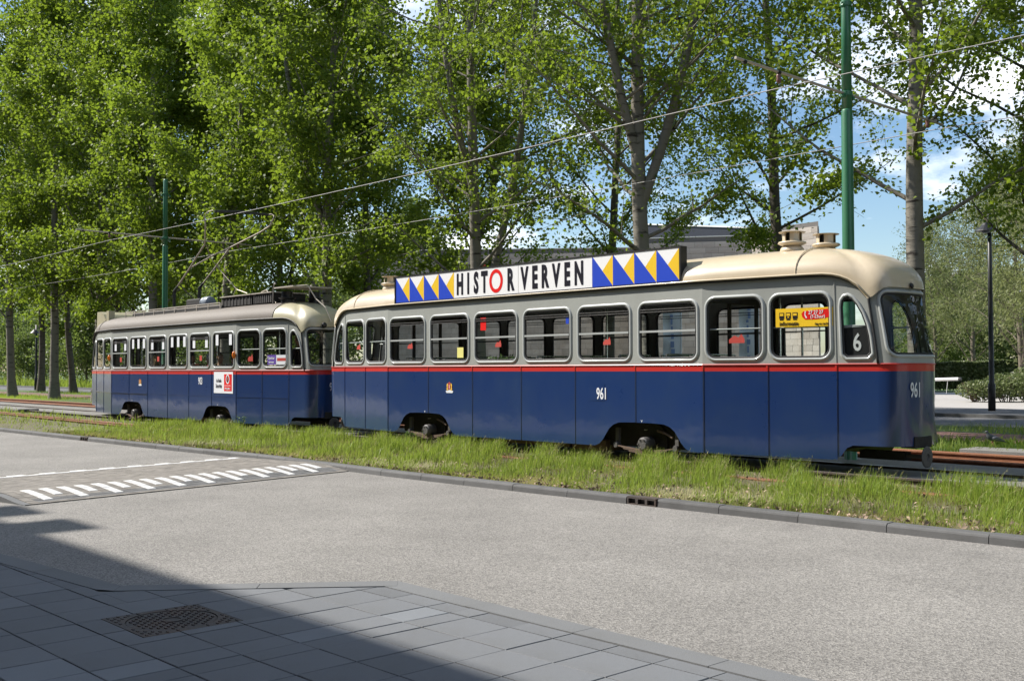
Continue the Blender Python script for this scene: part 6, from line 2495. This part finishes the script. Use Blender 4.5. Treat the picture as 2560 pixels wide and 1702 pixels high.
# pigeon on the concrete edge
pp = at_z(2482, 1118, 0.12)
pg_ = empty('pigeon', (pp.x, pp.y, 0.10), math.atan2(-RIGHT.y, -RIGHT.x))
tag(pg_, 'dark grey pigeon standing on the grass right of the trailer', 'bird')
def loft(secs, n=12):
    vs, fs = [], []
    for (c, rx, rz, tlt) in secs:
        for k in range(n):
            t = 2 * math.pi * k / n
            a, b = rx * math.cos(t), rz * math.sin(t)
            vs.append((c[0] - b * math.sin(tlt), c[1] + a, c[2] + b * math.cos(tlt)))
    for i in range(len(secs) - 1):
        for k in range(n):
            j = (k + 1) % n
            fs.append((i * n + k, i * n + j, (i + 1) * n + j, (i + 1) * n + k))
    fs.append(tuple(reversed(range(n)))); fs.append(tuple((len(secs) - 1) * n + k for k in range(n)))
    return vs, fs
v, f = loft([((-0.25, 0, 0.115), 0.022, 0.006, 0.25), ((-0.17, 0, 0.14), 0.032, 0.014, 0.25), ((-0.10, 0, 0.165), 0.05, 0.042, 0.3), ((-0.02, 0, 0.185), 0.062, 0.062, 0.4),
             ((0.05, 0, 0.215), 0.055, 0.058, 0.7), ((0.085, 0, 0.255), 0.036, 0.036, 1.0), ((0.095, 0, 0.285), 0.026, 0.028, 0.9), ((0.105, 0, 0.305), 0.026, 0.03, 0.4),
             ((0.125, 0, 0.312), 0.018, 0.020, 0.0), ((0.138, 0, 0.308), 0.006, 0.007, 0.0), ((0.162, 0, 0.300), 0.002, 0.002, 0.0)])
body = MB().add(v, f).obj('body', 'pigeon', pg_, smooth=True)
for s in (-1, 1):
    v, f = loft([((0.03, s * 0.056, 0.20), 0.008, 0.02, 0.4), ((-0.04, s * 0.066, 0.185), 0.010, 0.042, 0.3), ((-0.13, s * 0.05, 0.16), 0.008, 0.028, 0.25), ((-0.21, s * 0.025, 0.135), 0.004, 0.006, 0.25)], 8)
    MB().add(v, f).obj('wing', 'pigeon', pg_, smooth=True)
    lg = MB().tube([(0.0, s * 0.025, 0.135), (-0.008, s * 0.028, 0.06), (0.0, s * 0.028, 0.006)], [0.012, 0.005, 0.005], 6)
    for a in (-25, 0, 25, 180):
        lg.tube([(0, s * 0.028, 0.006), (0.035 * math.cos(R(a)), s * 0.028 + 0.035 * math.sin(R(a)), 0.003)], 0.003, 4)
    lg.obj('leg', 'pigeonleg', pg_)
st_ = MB().box(-1.3, 1.4, -0.35, 0.35, 0.0, 0.14, 0.01).obj('concrete_edging', 'slab')
q = at_z(2540, 1128, 0.14)
st_.location = (q.x + 0.5, q.y - 0.1, 0.03)
tag(st_, 'short grey concrete edging slab beside the rusty track at the right', 'slab')

# ================================================================== PEOPLE IN THE MOTOR TRAM
def person(loc, rz, shirt, hair, label, stand=False, long_hair=False, lean=0.0, sit_h=0.0):
    r = empty('person', loc, rz)
    tag(r, label, 'person', None)
    # joints: x forward, z up; seat height 0.42
    if not stand:
        J = {'pel': (0, 0, .50), 'chest': (.02 + lean, 0, .86), 'neck': (.04 + lean * 1.3, 0, 1.05), 'hd': (.07 + lean * 1.5, 0, 1.20),
             'hl': (.05, .10, .48), 'hr': (.05, -.10, .48), 'kl': (.45, .12, .47), 'kr': (.45, -.12, .47), 'al': (.44, .12, .08), 'ar': (.44, -.12, .08), 'tl': (.58, .13, .04), 'tr': (.58, -.13, .04),
             'sl': (.02 + lean, .19, .98), 'sr': (.02 + lean, -.19, .98), 'el': (.08 + lean, .25, .70), 'er': (.08 + lean, -.25, .70), 'wl': (.30, .16, .58), 'wr': (.30, -.16, .58)}
    else:
        J = {'pel': (0, 0, .92), 'chest': (.01, 0, 1.28), 'neck': (.02, 0, 1.48), 'hd': (.05, 0, 1.64), 'hl': (0, .10, .90), 'hr': (0, -.10, .90), 'kl': (.03, .11, .48), 'kr': (.03, -.11, .48),
             'al': (0, .11, .08), 'ar': (0, -.11, .08), 'tl': (.14, .12, .04), 'tr': (.14, -.12, .04), 'sl': (0, .20, 1.42), 'sr': (0, -.20, 1.42), 'el': (.05, .26, 1.12), 'er': (.05, -.26, 1.12), 'wl': (.28, .18, 1.10), 'wr': (.28, -.18, 1.10)}
    rad = {'pel': .15, 'chest': .155, 'neck': .058, 'hd': .09, 'hl': .10, 'hr': .10, 'kl': .065, 'kr': .065, 'al': .045, 'ar': .045, 'tl': .04, 'tr': .04, 'sl': .065, 'sr': .065, 'el': .045, 'er': .045, 'wl': .03, 'wr': .03}
    names = list(J)
    edges = [('pel', 'chest'), ('chest', 'neck'), ('neck', 'hd'), ('pel', 'hl'), ('pel', 'hr'), ('hl', 'kl'), ('hr', 'kr'), ('kl', 'al'), ('kr', 'ar'), ('al', 'tl'), ('ar', 'tr'),
             ('chest', 'sl'), ('chest', 'sr'), ('sl', 'el'), ('sr', 'er'), ('el', 'wl'), ('er', 'wr')]
    V = [J[n] for n in names]
    Ed = [(names.index(a), names.index(b)) for a, b in edges]
    radv = [rad[n] for n in names]
    for sd, w in ((1, 'wl'), (-1, 'wr')):
        b = Vector(J[w])
        k0 = names.index(w)
        for q, (dy, ln) in enumerate(((-.035, .075), (-.012, .09), (.012, .085), (.034, .07))):
            V.append(tuple(b + Vector((.07, dy, -.005)))); radv.append(.011)
            V.append(tuple(b + Vector((.07 + ln * .6, dy * 1.1, -.02)))); radv.append(.009)
            V.append(tuple(b + Vector((.07 + ln, dy * 1.1, -.045)))); radv.append(.008)
            n = len(V)
            Ed += [(k0, n - 3), (n - 3, n - 2), (n - 2, n - 1)]
        V.append(tuple(b + Vector((.04, -sd * .045, .0)))); radv.append(.011)
        V.append(tuple(b + Vector((.08, -sd * .06, -.01)))); radv.append(.010)
        Ed += [(k0, len(V) - 2), (len(V) - 2, len(V) - 1)]
    me = bpy.data.meshes.new('person_skeleton')
    me.from_pydata(V, Ed, [])
    o = bpy.data.objects.new('body', me)
    COL.objects.link(o)
    sk = o.modifiers.new('skin', 'SKIN')
    lay = me.skin_vertices[0] if len(me.skin_vertices) else None
    if lay is None:
        bpy.context.view_layer.objects.active = o
        bm = bmesh.new(); bm.from_mesh(me)
        bm.verts.layers.skin.verify(); bm.to_mesh(me); bm.free()
        lay = me.skin_vertices[0]
    for i, rr in enumerate(radv):
        lay.data[i].radius = (rr, rr * (0.78 if i == 1 else 1.0))
        lay.data[i].use_root = i == 0
    o.modifiers.new('smooth', 'SUBSURF').levels = 1
    dg = bpy.context.evaluated_depsgraph_get()
    bm_ = bpy.data.meshes.new_from_object(o.evaluated_get(dg))
    bpy.data.objects.remove(o)
    # head volume: stretched skull with nose, joined onto the same mesh
    bm2 = bmesh.new(); bm2.from_mesh(bm_)
    hc = Vector(J['hd']) + Vector((0.0, 0, .02))
    ret = bmesh.ops.create_uvsphere(bm2, u_segments=16, v_segments=12, radius=1.0)
    for v in ret['verts']:
        c = v.co.copy()
        x, y, z = c.x * .098, c.y * .078, c.z * .122
        if c.x > .8 and -.35 < c.z < .15:
            x += .022 * (1 - abs(c.y) * 2.5 if abs(c.y) < .4 else 0)
        if c.z < -.5 and c.x > 0:
            x += .012
        v.co = hc + Vector((x, y, z))
    bm2.to_mesh(bm_); bm2.free()
    bm_.materials.clear()
    for mm in (M['skin'], shirt, M['leather'], M['signblack']):
        bm_.materials.append(mm)
    zn = J['neck'][2]
    for p in bm_.polygons:
        c = p.center
        w = min((c - Vector(J['wl'])).length, (c - Vector(J['wr'])).length)
        if c.z > zn - .005 or w < .10 or c.x > J['wl'][0] + .01 and c.z > .5 and not stand and abs(c.y) > .09 and c.z > .52:
            p.material_index = 0
        elif c.z > J['pel'][2] + .02 or (abs(c.y) > .17):
            p.material_index = 1
        else:
            p.material_index = 2
    for p in bm_.polygons:
        p.use_smooth = True
    link('body', bm_, r)
    hm = MB()
    vs, fs = [], []
    n, mrow = 16, 8
    for i in range(mrow + 1):
        ph = (math.pi * 0.62) * i / mrow
        for k in range(n):
            t = 2 * math.pi * k / n
            x, y, z = math.sin(ph) * math.cos(t), math.sin(ph) * math.sin(t), math.cos(ph)
            fx = .108 if x < 0.1 else .100
            zq = z * .132
            if x > 0.35 and z < 0.45:
                x, y, zq = x * .3, y * .9, max(zq, .05)
            vs.append(hc + Vector((x * fx - .008, y * .088, zq + .004)))
    for i in range(mrow):
        for k in range(n):
            j = (k + 1) % n
            fs.append((i * n + k, (i + 1) * n + k, (i + 1) * n + j, i * n + j))
    hm.add(vs, fs)
    if long_hair:
        hm.tube([hc + Vector((-.05, 0, .02)), hc + Vector((-.09, 0, -.12)), hc + Vector((-.10, 0, -.30))], [.085, .085, .05], 10)
    hm.obj('hair', hair, r, smooth=True)
    for s in (-1, 1):
        e = MB().lathe([(.004, -.004), (.010, 0), (.004, .005)], (hc.x + .088, hc.y + s * .030, hc.z + .012), 'X', 8)
        e.obj('eye', 'signblack', r)
    return r
def cloth(name, c):
    return mat(name, c, 0.85, 0.1, 12)
FZ = 0.78 - 0.078
bayx = lambda i, f: -15.149 - LS + (i + f) * BAY
person((bayx(1, 0.25), 0.55, FZ), 0, cloth('tan_coat', (0.32, 0.22, 0.13)), cloth('brown_hair', (0.12, 0.06, 0.03)), 'passenger with brown hair in the second window of the motor tram', lean=0.05)
person((bayx(1, 0.86), 0.50, FZ), math.pi, cloth('dark_jacket', (0.05, 0.05, 0.06)), cloth('blond_hair', (0.50, 0.36, 0.16)), 'passenger with long blond hair in the second window of the motor tram', long_hair=True)
person((bayx(3, 0.42), 0.55, FZ), 0.4, cloth('brown_coat', (0.20, 0.11, 0.07)), cloth('dark_hair', (0.02, 0.015, 0.012)), 'dark haired passenger in brown in the fourth window of the motor tram')
person((bayx(4, 0.30), 0.55, FZ), math.pi, cloth('red_pullover', (0.55, 0.05, 0.03)), cloth('grey_hair', (0.42, 0.42, 0.42)), 'grey haired passenger in a red pullover in the fifth window of the motor tram')
person((bayx(4, 0.86), 0.50, FZ), 0, cloth('khaki_coat', (0.45, 0.40, 0.22)), cloth('light_hair', (0.30, 0.22, 0.12)), 'passenger in a khaki coat in the fifth window of the motor tram', lean=-0.1)
person((bayx(5, 0.55), 0.48, FZ), math.pi, cloth('grey_shirt', (0.30, 0.32, 0.35)), cloth('black_hair', (0.02, 0.018, 0.016)), 'dark haired passenger in a grey shirt in the sixth window of the motor tram', lean=0.12)
person((-15.149 + 1.72, 0.95, FZ), R(200), cloth('conductor_coat', (0.035, 0.022, 0.020)), cloth('conductor_hair', (0.03, 0.02, 0.015)), 'standing person in dark clothes at the front door window of the motor tram', stand=True)

# ================================================================== BUILDING BEHIND THE CAMERA (casts the shade on the pavement)
HBL = 15.0
YB = -9.66 - HBL * math.cos(SUN_AZ) / math.tan(SUN_EL)
sbx = HBL * math.sin(SUN_AZ) / math.tan(SUN_EL)
fb_ = empty('apartment_building', (-10, YB, 0))
tag(fb_, 'apartment building behind the viewer whose shade falls on the pavement', 'building')
MB().box(-150, 45, -12, 0, 0, HBL).obj('wall', 'facade', fb_)
for fl_ in range(5):
    for k in range(34):
        x = -72 + k * 3.4
        w = MB().box(x, x + 1.6, 0.0, 0.04, 0.9 + fl_ * 2.9, 2.5 + fl_ * 2.9).obj('window', 'facade_glass', fb_)
        MB().box(x - 0.08, x + 1.68, 0.0, 0.10, 0.78 + fl_ * 2.9, 0.88 + fl_ * 2.9).obj('sill', 'facade_trim', w)
for k in range(6):
    xs0 = -0.52 - 1.58 * k - sbx + 10
    aw = MB().box(xs0 - 0.98, xs0, 0.0, 0.60, HBL - 0.06, HBL - 0.02).obj('awning_pane', 'greenglass', fb_)
    f_ = MB()
    f_.box(xs0 - 0.06, xs0, 0.0, 0.60, HBL - 0.10, HBL - 0.061)
    f_.box(xs0 - 0.98, xs0, 0.56, 0.62, HBL - 0.10, HBL - 0.061)
    f_.obj('awning_frame', 'blackmetal', aw)
